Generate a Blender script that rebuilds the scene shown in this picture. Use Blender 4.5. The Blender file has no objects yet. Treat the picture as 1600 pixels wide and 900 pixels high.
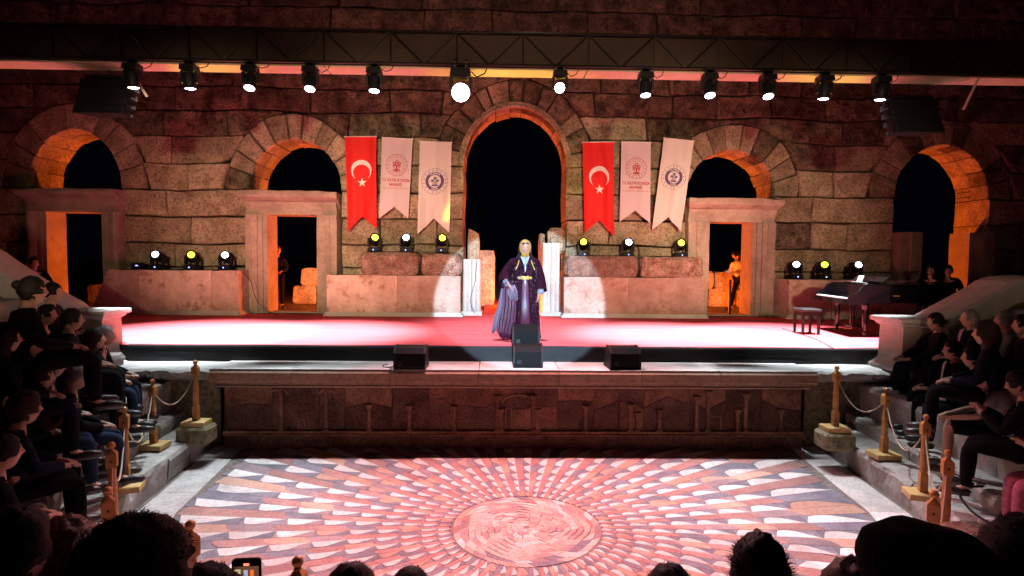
import bpy, bmesh, math, random
from math import sin, cos, pi, sqrt, radians, hypot, atan2, exp
from mathutils import Vector, Matrix, noise, Euler

rnd = random.Random(7)
scene = bpy.context.scene
col = scene.collection

# ------------------------------------------------------------------ camera
CAM = Vector((-0.35, 0.0, 2.85)); FPX = 900.0
RM = (Matrix.Rotation(-radians(1.39), 3, 'Z') @ Matrix.Rotation(pi/2 - radians(2.86), 3, 'X')
      @ Matrix.Rotation(radians(0.53), 3, 'Z'))
cd = bpy.data.cameras.new('camera'); cam = bpy.data.objects.new('camera', cd); col.objects.link(cam)
cd.sensor_width = 36; cd.lens = 36*FPX/1600; cd.clip_start = 0.05; cd.clip_end = 3000
cam.matrix_world = Matrix.Translation(CAM) @ RM.to_4x4()
scene.camera = cam

def ray(x, y): return RM @ Vector(((x-800)/FPX, -(y-450)/FPX, -1))
def at_y(x, y, Y):
    d = ray(x, y); return CAM + d*((Y-CAM.y)/d.y)
def at_z(x, y, Z):
    d = ray(x, y); return CAM + d*((Z-CAM.z)/d.z)

# ------------------------------------------------------------------ world: night sky
w = bpy.data.worlds.new('World'); scene.world = w; w.use_nodes = True
bg = w.node_tree.nodes['Background']; bg.inputs[0].default_value = (0.10, 0.14, 0.30, 1); bg.inputs[1].default_value = 0.004
scene.view_settings.view_transform = 'Standard'; scene.view_settings.look = 'None'
scene.view_settings.gamma = 1; scene.view_settings.exposure = 0.0
scene.render.engine = 'CYCLES'
cy = scene.cycles
cy.use_denoising = True; cy.max_bounces = 5; cy.diffuse_bounces = 3; cy.glossy_bounces = 2; cy.transmission_bounces = 2
cy.sample_clamp_indirect = 4; cy.use_adaptive_sampling = True; cy.adaptive_threshold = 0.015
cy.caustics_reflective = False; cy.caustics_refractive = False

def spot(name, loc, target, watts, color, size_deg, blend=0.3, radius=0.08, parent=None):
    l = bpy.data.lights.new(name, 'SPOT'); l.energy = watts; l.color = color
    l.spot_size = radians(size_deg); l.spot_blend = blend; l.shadow_soft_size = radius
    o = bpy.data.objects.new(name, l); col.objects.link(o)
    o.location = loc
    o.rotation_euler = (Vector(target)-Vector(loc)).to_track_quat('-Z', 'Y').to_euler()
    if parent:
        o.parent = parent; o.matrix_parent_inverse = (Matrix.Translation(parent.location) @ Matrix.Diagonal((*parent.scale, 1))).inverted()
    return o
def point(name, loc, watts, color, radius=0.1):
    l = bpy.data.lights.new(name, 'POINT'); l.energy = watts; l.color = color; l.shadow_soft_size = radius
    o = bpy.data.objects.new(name, l); col.objects.link(o); o.location = loc
    return o

# follow spot from the tower behind the audience, the white disc round the performer
spot('followspot', (0.0, -2.0, 4.5), (0.16, 13.5, 1.72), 19000, (0.55, 0.80, 1.0), 15.0, 0.11, 0.03)
# front of house: pink wash on the mosaic and the doorway podiums, shuttered at the pulpitum foot
for x, e in ((-8.6, 1300), (-5.8, 5800), (-3.0, 7400), (0.0, 1000), (3.0, 7200), (5.9, 5000), (8.8, 500)):
    spot('front_wash', (x*.3, -4.0, 4.1), (x, 14.4, 3.6), e*1.2, (1.0, 0.70, 0.43), 22, 1.0, 0.2)
# unseen warm fill added high behind the seats, tinting the upper wall
spot('upper_wall_fill', (0.5, -5.0, 8.2), (0.2, 14.5, 8.2), 3000, (1.0, 0.62, 0.38), 40, 1.0, 0.3)
# overhead rig above the stage, out of frame: the burnt out carpet left and right
for x, e, tx in ((-5.4, 27000, -5.8), (-3.4, 24000, -3.7), (3.1, 25000, 3.0), (5.0, 27000, 5.2)):
    spot('stage_wash', (x, 9.6, 9.6), (tx, 10.5, 1.49), e, (1.0, 0.95, 0.97), 33, 1.0, 0.15)
spot('stage_wash', (0.2, 9.6, 9.6), (0.1, 10.9, 1.49), 6000, (1.0, 0.84, 0.86), 44, 1.0, 0.2)
# orange lamps on the ground behind the wall, one for each opening
for x, e in ((-8.9, 700), (-3.9, 800), (0.1, 300), (3.9, 800), (8.6, 850), (0.25, 99)):
    point('orange_uplight', (x, 16.6 if e > 100 else 14.3, 1.75 if e > 100 else 1.62), e, (1.0, 0.15, 0.012), 0.12)

# ------------------------------------------------------------------ materials
MATS = {}
def new_mat(name):
    m = bpy.data.materials.new(name); m.use_nodes = True
    nt = m.node_tree; b = nt.nodes['Principled BSDF']
    return m, nt, b
def plain(name, c, rough=0.5, metal=0.0, emit=None, strength=0, spec=0.5, var=0.0, bump=0.0, scale=20):
    if name in MATS: return MATS[name]
    m, nt, b = new_mat(name)
    b.inputs['Base Color'].default_value = (*c, 1); b.inputs['Roughness'].default_value = rough
    b.inputs['Metallic'].default_value = metal; b.inputs['Specular IOR Level'].default_value = spec
    if emit:
        b.inputs['Emission Color'].default_value = (*emit, 1); b.inputs['Emission Strength'].default_value = strength
    if var or bump:
        tc = nt.nodes.new('ShaderNodeTexCoord'); n = nt.nodes.new('ShaderNodeTexNoise')
        n.inputs['Scale'].default_value = scale; n.inputs['Detail'].default_value = 6
        nt.links.new(tc.outputs['Object'], n.inputs['Vector'])
        if var:
            r = nt.nodes.new('ShaderNodeValToRGB'); e = r.color_ramp.elements
            e[0].position = .3; e[0].color = (*[x*(1-var) for x in c], 1)
            e[1].position = .7; e[1].color = (*[min(1, x*(1+var)) for x in c], 1)
            nt.links.new(n.outputs['Fac'], r.inputs['Fac']); nt.links.new(r.outputs['Color'], b.inputs['Base Color'])
        if bump:
            bp = nt.nodes.new('ShaderNodeBump'); bp.inputs['Strength'].default_value = bump; bp.inputs['Distance'].default_value = .01
            nt.links.new(n.outputs['Fac'], bp.inputs['Height']); nt.links.new(bp.outputs['Normal'], b.inputs['Normal'])
    MATS[name] = m
    return m

def stone(name, dark, light, scale=2.2, bump=0.7, dist=0.05, spots=None, rough=0.85, pores=0.5, objvar=0.25, slo=.52):
    if name in MATS: return MATS[name]
    m, nt, b = new_mat(name); N = nt.nodes; L = nt.links
    tc = N.new('ShaderNodeTexCoord'); oi = N.new('ShaderNodeObjectInfo')
    add = N.new('ShaderNodeVectorMath'); add.operation = 'ADD'
    sc = N.new('ShaderNodeVectorMath'); sc.operation = 'SCALE'; sc.inputs['Scale'].default_value = 37
    cx = N.new('ShaderNodeCombineXYZ')
    for i in range(3): L.new(oi.outputs['Random'], cx.inputs[i])
    L.new(cx.outputs[0], sc.inputs[0]); L.new(tc.outputs['Object'], add.inputs[0]); L.new(sc.outputs[0], add.inputs[1])
    n1 = N.new('ShaderNodeTexNoise'); n1.inputs['Scale'].default_value = scale; n1.inputs['Detail'].default_value = 9; n1.inputs['Roughness'].default_value = .65
    L.new(add.outputs[0], n1.inputs['Vector'])
    r = N.new('ShaderNodeValToRGB'); e = r.color_ramp.elements
    e[0].position = .34; e[0].color = (*dark, 1); e[1].position = .66; e[1].color = (*light, 1)
    L.new(n1.outputs['Fac'], r.inputs['Fac'])
    # fine pits and lichen
    n2 = N.new('ShaderNodeTexNoise'); n2.inputs['Scale'].default_value = scale*9; n2.inputs['Detail'].default_value = 5
    L.new(add.outputs[0], n2.inputs['Vector'])
    r2 = N.new('ShaderNodeValToRGB'); e = r2.color_ramp.elements
    e[0].position = .36; e[0].color = (1-pores, 1-pores, 1-pores, 1); e[1].position = .55; e[1].color = (1, 1, 1, 1)
    L.new(n2.outputs['Fac'], r2.inputs['Fac'])
    mx = N.new('ShaderNodeMix'); mx.data_type = 'RGBA'; mx.blend_type = 'MULTIPLY'; mx.inputs[0].default_value = 1
    L.new(r.outputs['Color'], mx.inputs[6]); L.new(r2.outputs['Color'], mx.inputs[7])
    out = mx.outputs[2]
    hv = N.new('ShaderNodeHueSaturation')
    mr = N.new('ShaderNodeMapRange'); mr.inputs['To Min'].default_value = 1-objvar; mr.inputs['To Max'].default_value = 1+objvar
    L.new(oi.outputs['Random'], mr.inputs['Value']); L.new(mr.outputs[0], hv.inputs['Value']); L.new(out, hv.inputs['Color'])
    out = hv.outputs[0]
    if spots:
        n3 = N.new('ShaderNodeTexNoise'); n3.inputs['Scale'].default_value = scale*1.7; n3.inputs['Detail'].default_value = 7; n3.inputs['Roughness'].default_value = .75
        L.new(tc.outputs['Object'], n3.inputs['Vector'])
        r3 = N.new('ShaderNodeValToRGB'); e = r3.color_ramp.elements
        e[0].position = slo; e[0].color = (0, 0, 0, 1); e[1].position = slo+.1; e[1].color = (1, 1, 1, 1)
        L.new(n3.outputs['Fac'], r3.inputs['Fac'])
        m3 = N.new('ShaderNodeMix'); m3.data_type = 'RGBA'
        L.new(r3.outputs['Color'], m3.inputs[0]); L.new(out, m3.inputs[6]); m3.inputs[7].default_value = (*spots, 1)
        out = m3.outputs[2]
    L.new(out, b.inputs['Base Color']); b.inputs['Roughness'].default_value = rough; b.inputs['Specular IOR Level'].default_value = .25
    ma = N.new('ShaderNodeMath'); ma.operation = 'MULTIPLY_ADD'; ma.inputs[1].default_value = .35
    L.new(n2.outputs['Fac'], ma.inputs[0]); L.new(n1.outputs['Fac'], ma.inputs[2])
    bp = N.new('ShaderNodeBump'); bp.inputs['Strength'].default_value = bump; bp.inputs['Distance'].default_value = dist
    L.new(ma.outputs[0], bp.inputs['Height']); L.new(bp.outputs['Normal'], b.inputs['Normal'])
    MATS[name] = m
    return m

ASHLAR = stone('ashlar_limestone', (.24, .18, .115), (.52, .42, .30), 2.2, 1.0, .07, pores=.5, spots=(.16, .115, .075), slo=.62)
SHADE_DARK = stone('shade_darkened_stone', (.018, .014, .011), (.14, .10, .075), 2.4, 1.0, .09, spots=(.02, .016, .013))  # limestone darkened to paint in the shade on the topmost courses
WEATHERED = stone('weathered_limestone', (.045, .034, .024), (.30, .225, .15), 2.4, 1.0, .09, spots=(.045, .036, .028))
FRAME = stone('carved_marble', (.30, .235, .19), (.47, .39, .32), 2.0, .5, .03, pores=.15)
PODIUM = stone('podium_marble', (.42, .29, .24), (.62, .49, .43), 1.6, .5, .03, pores=.12, spots=(.34, .20, .15))
BROKEN = stone('broken_stone', (.20, .13, .10), (.50, .38, .31), 3.5, 1.0, .1, spots=(.22, .10, .07))
WHITE = stone('white_marble', (.48, .46, .43), (.68, .66, .62), 1.2, .35, .02, objvar=.06, pores=.08)
STEP = stone('worn_step_stone', (.32, .29, .26), (.55, .51, .47), 1.8, .7, .04, objvar=.1, pores=.15)
OLIVE = stone('mossy_plaster', (.16, .14, .08), (.34, .29, .19), 1.6, .4, .04)
CORN = stone('cornice_marble', (.30, .19, .13), (.42, .28, .20), 1.5, .3, .02, objvar=.06, pores=.25)
FRIEZE = stone('veined_purple_marble', (.15, .07, .045), (.34, .18, .115), 2.5, .3, .02, pores=.4)
FRIEZED = stone('dark_marble', (.08, .04, .03), (.19, .10, .075), 3.5, .3, .02, objvar=.3)
MORTAR = stone('mortar_core', (.05, .04, .03), (.10, .08, .06), 5, .6, .03)
GROUND = stone('packed_earth', (.12, .09, .06), (.22, .17, .12), 1.2, .8, .05)
BLACK = plain('black_plastic', (.008, .008, .010), .5, spec=.2)
BLACKM = plain('black_metal', (.02, .02, .022), .35, .6)
CLOTHB = plain('black_cloth', (.012, .012, .014), .9, var=.3, scale=6)
WOOD = plain('varnished_pine', (.50, .24, .075), .38, var=.25, scale=9, bump=.2)
WOODL = plain('pale_pine', (.62, .42, .17), .5, var=.2, scale=9)
ROPE = plain('twisted_rope', (.55, .44, .32), .9, bump=1.0, scale=90)
LENSW = plain('lit_lens_cool', (.9, .9, .9), .3, emit=(.75, .9, 1.0), strength=14)
LENSP = plain('lit_lens_pink', (.9, .9, .9), .3, emit=(1.0, .74, .80), strength=22)
LENSY = plain('lit_lens_yellow', (.9, .9, .2), .3, emit=(.80, 1.0, .03), strength=5)
LEDB = plain('blue_status_led', (.1, .1, .4), .3, emit=(.25, .35, 1.0), strength=4)

# ------------------------------------------------------------------ geometry helpers
class MB:
    def __init__(s): s.v = []; s.f = []; s.mi = []; s.cur = 0
    def add(s, vs, fs):
        o = len(s.v); s.v += [tuple(v) for v in vs]
        for f in fs: s.f.append([i+o for i in f]); s.mi.append(s.cur)
        return s
    def box(s, c, d, rot=None, top=None):
        """c centre, d full size; top=(sx,sy) scales the top face"""
        tx, ty = top or (1, 1); vs = []
        for z in (-.5, .5):
            a, b = (tx, ty) if z > 0 else (1, 1)
            for x, y in ((-.5, -.5), (.5, -.5), (.5, .5), (-.5, .5)):
                vs.append(Vector((x*d[0]*a, y*d[1]*b, z*d[2])))
        if rot: R = Euler(rot).to_matrix(); vs = [R @ v for v in vs]
        vs = [v+Vector(c) for v in vs]
        return s.add(vs, [[3, 2, 1, 0], [4, 5, 6, 7], [0, 1, 5, 4], [1, 2, 6, 5], [2, 3, 7, 6], [3, 0, 4, 7]])
    def loft(s, rings, cap=True, closed=True):
        n = len(rings[0]); vs = [p for r in rings for p in r]; fs = []
        for i in range(len(rings)-1):
            for j in range(n if closed else n-1):
                k = (j+1) % n
                fs.append([i*n+j, i*n+k, (i+1)*n+k, (i+1)*n+j])
        if cap and closed: fs += [list(range(n))[::-1], [(len(rings)-1)*n+j for j in range(n)]]
        return s.add(vs, fs)
    def tube(s, pts, r, n=6, cap=True):
        pts = [Vector(p) for p in pts]; rings = []
        up = Vector((0, 0, 1)); prev = None
        for i, p in enumerate(pts):
            t = (pts[min(i+1, len(pts)-1)]-pts[max(i-1, 0)]).normalized()
            a = prev if prev is not None else (up if abs(t.z) < .9 else Vector((1, 0, 0)))
            x = (a - t*a.dot(t)).normalized(); prev = x; y = t.cross(x)
            rr = r[i] if isinstance(r, (list, tuple)) else r
            rings.append([p+x*rr*cos(2*pi*j/n)+y*rr*sin(2*pi*j/n) for j in range(n)])
        return s.loft(rings, cap)
    def lathe(s, prof, n=12, c=(0, 0, 0), M=None, cap=True):
        c = Vector(c); rings = []
        for r, z in prof:
            ring = [Vector((r*cos(2*pi*j/n), r*sin(2*pi*j/n), z)) for j in range(n)]
            if M: ring = [M @ v for v in ring]
            rings.append([v+c for v in ring])
        return s.loft(rings, cap)
    def prism(s, poly, d0, d1, axis='y', c=(0, 0, 0)):
        """2D polygon (CCW) extruded along an axis from d0 to d1"""
        def P3(p, d):
            q = {'y': (p[0], d, p[1]), 'z': (p[0], p[1], d), 'x': (d, p[0], p[1])}[axis]
            return (q[0]+c[0], q[1]+c[1], q[2]+c[2])
        n = len(poly)
        return s.add([P3(p, d0) for p in poly]+[P3(p, d1) for p in poly],
                     [list(range(n)), [2*n-1-i for i in range(n)]]+[[(i+1) % n, i, n+i, n+(i+1) % n] for i in range(n)])
    def ball(s, c, r, n=10, m=6, sc=(1, 1, 1)):
        rings = []
        for i in range(m+1):
            a = -pi/2+pi*i/m; rr = max(cos(a), .02)
            rings.append([(c[0]+r*sc[0]*rr*cos(2*pi*j/n), c[1]+r*sc[1]*rr*sin(2*pi*j/n), c[2]+r*sc[2]*sin(a)) for j in range(n)])
        return s.loft(rings)
    def mesh(s, name, mats, smooth=False):
        me = bpy.data.meshes.new(name); me.from_pydata(s.v, [], s.f)
        for m in (mats if isinstance(mats, (list, tuple)) else [mats]): me.materials.append(m)
        for p, i in zip(me.polygons, s.mi):
            p.material_index = i; p.use_smooth = smooth
        bm = bmesh.new(); bm.from_mesh(me); bmesh.ops.recalc_face_normals(bm, faces=bm.faces); bm.to_mesh(me); bm.free()
        return me
    def build(s, name, mats, parent=None, smooth=False, world=False):
        if world and parent is not None:
            L = parent.location; s.v = [(v[0]-L[0], v[1]-L[1], v[2]-L[2]) for v in s.v]
        return link(name, s.mesh(name, mats, smooth), parent)

def link(name, me, parent=None):
    o = bpy.data.objects.new(name, me); col.objects.link(o)
    if parent is not None: o.parent = parent
    return o
def tag(o, label=None, cat=None, group=None, kind=None):
    if label: o['label'] = label
    if cat: o['category'] = cat
    if group: o['group'] = group
    if kind: o['kind'] = kind
    return o
def thing(name, label, cat, loc=(0, 0, 0), rz=0, group=None):
    o = bpy.data.objects.new(name, None); col.objects.link(o); o.empty_display_size = .1
    o.location = loc; o.rotation_euler = (0, 0, rz)
    return tag(o, label, cat, group)
def struct(name, mb, mat, world=False, smooth=False):
    o = mb.build(name, mat, None, smooth); return tag(o, kind='structure')

def inset(poly, d):
    n = len(poly); out = []
    for i in range(n):
        a = Vector(poly[i-1]); b = Vector(poly[i]); c = Vector(poly[(i+1) % n])
        e1 = (b-a); e2 = (c-b)
        if e1.length < 1e-6: e1 = e2
        if e2.length < 1e-6: e2 = e1
        n1 = Vector((-e1.y, e1.x)).normalized(); n2 = Vector((-e2.y, e2.x)).normalized()
        m = (n1+n2)
        m = m.normalized() if m.length > 1e-4 else n1
        k = d/max(.45, m.dot(n1))
        out.append((b.x+m.x*k, b.y+m.y*k))
    return out
def area(p): return .5*sum(p[i-1][0]*p[i][1]-p[i][0]*p[i-1][1] for i in range(len(p)))
def dress(poly, y0, depth, gap=.012, bev=.03, proud=.03, jit=.012, mb=None):
    """one dressed block: 2D outline in x,z (CCW), joint recessed, arris worn, face proud of the joint"""
    mb = mb or MB()
    p0 = [(x+rnd.uniform(-jit, jit), z+rnd.uniform(-jit, jit)*.6) for x, z in inset(poly, gap)]
    cx = sum(p[0] for p in p0)/len(p0); cz = sum(p[1] for p in p0)/len(p0)
    size = sqrt(abs(area(p0)))
    p1 = inset(p0, min(bev*.6, size*.08)); p2 = inset(p0, min(bev*4.5, size*.26))
    if area(p2) < .2*area(p0): p2 = [((x-cx)*.8+cx, (z-cz)*.8+cz) for x, z in p1]
    n = len(p0); tx = rnd.uniform(-.02, .02); tz = rnd.uniform(-.02, .02); q = rnd.uniform(0, .03)
    rings = [[(x, y0+depth, z) for x, z in p0], [(x, y0+.02, z) for x, z in p0],
             [(x, y0-proud*.6-q+(x-cx)*tx+(z-cz)*tz, z) for x, z in p1],
             [(x, y0-proud*.75-q+(x-cx)*tx+(z-cz)*tz+rnd.uniform(-.012, .012), z) for x, z in p2]]
    mb.loft(rings); return mb
# ------------------------------------------------------------------ setting
WY = 14.5          # face of the scaena wall
g = MB(); g.add([(-600, -200, -1.2), (600, -200, -1.2), (600, 1500, -1.2), (-600, 1500, -1.2)], [[0, 1, 2, 3]])
struct('ground', g, GROUND)
g = MB(); g.box((0, 40, .15), (80, 49, 2.58)); struct('backstage_ground', g, GROUND)
g = MB(); g.box((0, 12.2, .72), (21, 6.3, 1.5)); struct('stage_floor', g, BLACK)

# carpet: raised pile with slight streaks
def carpet_mat():
    m, nt, b = new_mat('pink_red_carpet'); N = nt.nodes; L = nt.links
    tc = N.new('ShaderNodeTexCoord'); mp = N.new('ShaderNodeMapping'); mp.inputs['Scale'].default_value = (.25, 5, 1)
    n = N.new('ShaderNodeTexNoise'); n.inputs['Scale'].default_value = 2.5; n.inputs['Detail'].default_value = 6
    L.new(tc.outputs['Object'], mp.inputs[0]); L.new(mp.outputs[0], n.inputs['Vector'])
    r = N.new('ShaderNodeValToRGB'); e = r.color_ramp.elements
    e[0].position = .3; e[0].color = (.58, .085, .10, 1); e[1].position = .7; e[1].color = (.70, .125, .145, 1)
    L.new(n.outputs['Fac'], r.inputs['Fac']); L.new(r.outputs['Color'], b.inputs['Base Color'])
    b.inputs['Roughness'].default_value = .95; b.inputs['Specular IOR Level'].default_value = .1
    n2 = N.new('ShaderNodeTexNoise'); n2.inputs['Scale'].default_value = 160
    L.new(tc.outputs['Object'], n2.inputs['Vector'])
    bp = N.new('ShaderNodeBump'); bp.inputs['Strength'].default_value = .5; bp.inputs['Distance'].default_value = .01
    L.new(n2.outputs['Fac'], bp.inputs['Height']); L.new(bp.outputs['Normal'], b.inputs['Normal'])
    return m
CARPET = carpet_mat()
c = MB()
ny = 12; nx = 80; vs = []
for j in range(ny+1):
    for i in range(nx+1):
        x = -9.9+19.8*i/nx; y = 9.02+4.9*j/ny
        vs.append((x, y + (.012*sin(i*.9)+.01*sin(i*2.3) if j == 0 else 0), 1.478+.006*noise.noise(Vector((x*.8, y*3, 0)))))
c.add(vs, [[j*(nx+1)+i, j*(nx+1)+i+1, (j+1)*(nx+1)+i+1, (j+1)*(nx+1)+i] for j in range(ny) for i in range(nx)])
ca = c.build('carpet', CARPET, smooth=True); tag(ca, 'long red carpet covering the whole lit stage floor', 'carpet')
c = MB(); c.box((0, 16.5, 1.475), (1.44, 5.2, .02)); 
tag(c.build('carpet', CARPET), 'narrow red carpet running back through the central arch', 'carpet')

# black skirt with soft horizontal folds
sk = MB(); nx = 120; vs = []
prof = [(1.487, .0), (1.482, -.035), (1.45, -.05), (1.41, -.028), (1.37, -.052), (1.33, -.03), (1.29, -.055), (1.25, -.04), (1.232, -.06)]
for j, (z, dy) in enumerate(prof):
    for i in range(nx+1):
        x = -6.05+12.05*i/nx
        vs.append((x, 9.0+dy+.015*noise.noise(Vector((x*.7, z*14, 3))), z+.008*noise.noise(Vector((x*.9, j, 0)))))
sk.add(vs, [[j*(nx+1)+i, j*(nx+1)+i+1, (j+1)*(nx+1)+i+1, (j+1)*(nx+1)+i] for j in range(len(prof)-1) for i in range(nx)])
tag(sk.build('stage_skirt', CLOTHB, smooth=True), 'black cloth skirt hanging along the front edge of the stage', 'stage skirt')

# ------------------------------------------------------------------ orchestra floor and mosaic
def R0(a):
    return 3.95+.45*abs(cos(a))**4
def E2(a, off):
    """horseshoe line of the seating; a<0 or a>pi are the straight arms beside the stage"""
    if a < 0: return (4.4+(-a)*4.4*.11+off, 6.8-a*4.4)
    if a > pi: return (-4.4-(a-pi)*4.4*.11-off, 6.8+(a-pi)*4.4)
    r = R0(a)+off; return (r*cos(a), 6.8-r*sin(a))
g = MB(); g.prism([(-6.5, 2.3), (6.5, 2.3), (6.5, 8.9), (-6.5, 8.9)], -.4, 0, 'z')
floor = struct('orchestra_floor', g, stone('grout', (.20, .15, .13), (.32, .26, .23), 6, .4, .02))
def E3(a, off):
    q = max(0, min(1, min(a, pi-a)/.7)); return E2(a, off+.5*q*q*(3-2*q))
MC = Vector((-.03, 5.98))
def marble(name, a, b_, sc=3.0):
    return stone(name, a, b_, sc, .12, .01, rough=.5, objvar=.16, pores=.22, spots=tuple(x*.45 for x in a), slo=.60)
TW = marble('tile_white', (.50, .45, .43), (.74, .69, .66))
TG = marble('tile_grey', (.14, .13, .16), (.25, .235, .275))
TR = marble('tile_rose', (.30, .15, .14), (.42, .24, .21))
TO = marble('tile_buff', (.42, .24, .18), (.54, .34, .26))
TM = marble('tile_mauve', (.24, .17, .18), (.34, .25, .26))
def rmax(th):
    d = Vector((cos(th), sin(th))); r = .5
    while r < 6:
        p = MC+d*r
        if p.y > 8.6: return r
        if p.y > 6.8: lim = 4.4+(p.y-6.8)*.11-.55; ok = abs(p.x) < lim
        else: ok = (p-Vector((0, 6.8))).length < R0(atan2(6.8-p.y, p.x))-.5
        if not ok: return r
        r += .03
    return r
tiles = []   # (poly, mat)
def pol(r, th): return (MC.x+r*cos(th), MC.y+r*sin(th))
NS = 56
for i in range(NS):
    for h in (0, 1):
        t0 = 2*pi*(i+h*.5)/NS+.03; t1 = t0+pi/NS
        rm = min(rmax(t0), rmax(t1)); r = .785*(1.0+.02*h)+rnd.uniform(0, .02); k = 0
        g0 = .006
        while r < rm-.12:
            gr = 1.185; r2 = r*gr
            last = r2*1.12 > rm
            if last: r2 = rm
            d = r2-r
            def T(s_, wf):   # point at radial fraction s_, angular fraction wf
                rr = r+d*s_
                return pol(rr, t0+(t1-t0)*wf)
            jit = rnd.uniform(-.05, .05)
            if h == 0:
                curve = []
                for q in range(9):
                    s_ = q/8
                    ss = s_ if cos(t0) < .1 else 1-s_
                    wq = sin(pi/2*min(1, ss/.74))**1.35 if ss < .74 else sqrt(max(0, 1-((ss-.74)/.26)**2))
                    curve.append((s_, min(.97, wq)*(.98+jit*.4)))
                A = [T(0, 0)]+[T(s_, wq) for s_, wq in curve[1:]]
                tiles.append((A[::-1], TW if rnd.random() < .86 else TO))
                B = [T(1, 0)]+[T(s_, wq) for s_, wq in curve[::-1][1:]]+[T(0, 1), T(1, 1)]
                B = [T(s_, min(1, wq)) for s_, wq in curve[1:]]; 
                up = [T(s_, 1.0) for s_ in (1, .75, .5, .25, 0)]
                tiles.append((([T(0, .0)]+B+up)[::-1], (TG, TG, TM, TG)[k % 4]))
            else:
                def C(base, q): return (base+.5*sqrt(max(0, 1-q*q)))
                m_ = (TR, TM, TO, TR, TG, TR)[(k+i*2) % 6]
                lo = [T(C(-.5, q/5) if k else 0, q/5) for q in range(6)]
                hi = [T(C(.5, q/5) if not last else 1, q/5) for q in range(6)]
                tiles.append((lo[::-1]+hi, m_))
            r = r2; k += 1
            if last: break
# outer white half leaves and border slabs, the plain ring up to the step
BA = [(-.42+i*(pi+.84)/30) for i in range(31)]
for i in range(30):
    a0, a1 = BA[i], BA[i+1]
    q = [E2(a0, -.02), E2(a1, -.02)]
    inn = [E2(a1, -.46), E2(a0, -.46)]
    p = [q[0], q[1], inn[0], inn[1]]
    if area(p) < 0: p = p[::-1]
    tiles.append((p, TW))
# emblem disc in the middle: flowing irregular slips of stone round a plain face
nr = 11
EM = [marble('emblem_'+str(i_), tuple(x*.86 for x in c_), c_) for i_, c_ in enumerate(((.50, .35, .30), (.58, .43, .38), (.38, .27, .26), (.64, .54, .50)))]
for k in range(nr):
    r0 = .03+k*(.752/nr); r1 = r0+.752/nr+.004
    n = 5+int(k*2.6)
    for i in range(n):
        a0 = 2*pi*i/n+k*.35; a1 = 2*pi*(i+1)/n+k*.35
        wv = lambda a, r: r+(.03*sin(a*3+1)+.016*sin(a*7+2))*min(1, r*2.5)*(1 if r < .7 else .3)
        p = [pol(wv(a, r1), a+.06) for a in (a0, (a0+a1)/2, a1)]+[pol(wv(a, r0), a-.05) for a in (a1, (a0+a1)/2, a0)]
        if k in (2, 4): p = [(x_+rnd.uniform(-.012, .012), y_+rnd.uniform(-.012, .012)) for x_, y_ in p]
        tiles.append((p[::-1] if area(p) < 0 else p, (EM[rnd.choice((0, 1, 1, 2, 3))] if k < nr-2 or rnd.random() < .45 else rnd.choice((TW, TG, TR, TM, TO)))))
def face_poly(cx, cy, rx, ry, n=12, ph=0):
    return [(MC.x+cx+rx*cos(2*pi*j/n+ph), MC.y+cy+ry*sin(2*pi*j/n+ph)) for j in range(n)]
FACE = [(face_poly(0, 0, .345, .345, 26), EM[1], 0)]
for sx in (-1, 1):
    FACE += [(face_poly(sx*.13, .10, .075, .035), EM[2], 1), (face_poly(sx*.13, .10, .035, .03), EM[0], 2),
             (face_poly(sx*.13, .17, .10, .018), EM[2], 1), (face_poly(sx*.2, -.06, .06, .07), EM[0], 1)]
FACE += [(face_poly(.0, -.03, .03, .11), EM[3], 1), (face_poly(0, -.17, .10, .03), EM[2], 1), (face_poly(0, -.255, .09, .04), EM[3], 1)]
for p, m_, lv in [(p, m_, 1) for p, m_, lv in FACE[5:]+FACE[2:3]+FACE[6:7] if False]: tiles.append((p, m_, lv))
def tile_mesh(p, lv, mb):
    z = .006+lv*.0035+rnd.uniform(0, .0015)
    q = inset(p, .002 if lv == 0 else 0)
    mb.prism([tuple(v) for v in q], .0005, z, 'z')
scored = []
for t in tiles:
    p = t[0]; lv = t[2] if len(t) > 2 else 0
    cx = sum(q[0] for q in p)/len(p); cy_ = sum(q[1] for q in p)/len(p)
    if area(p) < 0: p = p[::-1]
    if abs(area(p)) < 1e-5: continue
    ax = (cx-CAM.x)/max(cy_, .1)*FPX
    vis = cy_ > 4.55 and abs(ax) < 900
    scored.append((abs(area(p))/max(cy_, .5)**3 if vis else 0, p, t[1], lv))
scored.sort(key=lambda s_: -s_[0])
for sc_, p, m_, lv in scored[:298]:
    mb = MB(); tile_mesh(p, lv, mb); mb.build('mosaic_tile', m_, floor)
rest = MB(); tm = [TW, TG, TR, TO, TM]+EM
for sc_, p, m_, lv in scored[298:]:
    rest.cur = tm.index(m_); tile_mesh(p, lv, rest)
o = rest.build('mosaic_tiles', tm, floor); o['kind'] = 'stuff'

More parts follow.
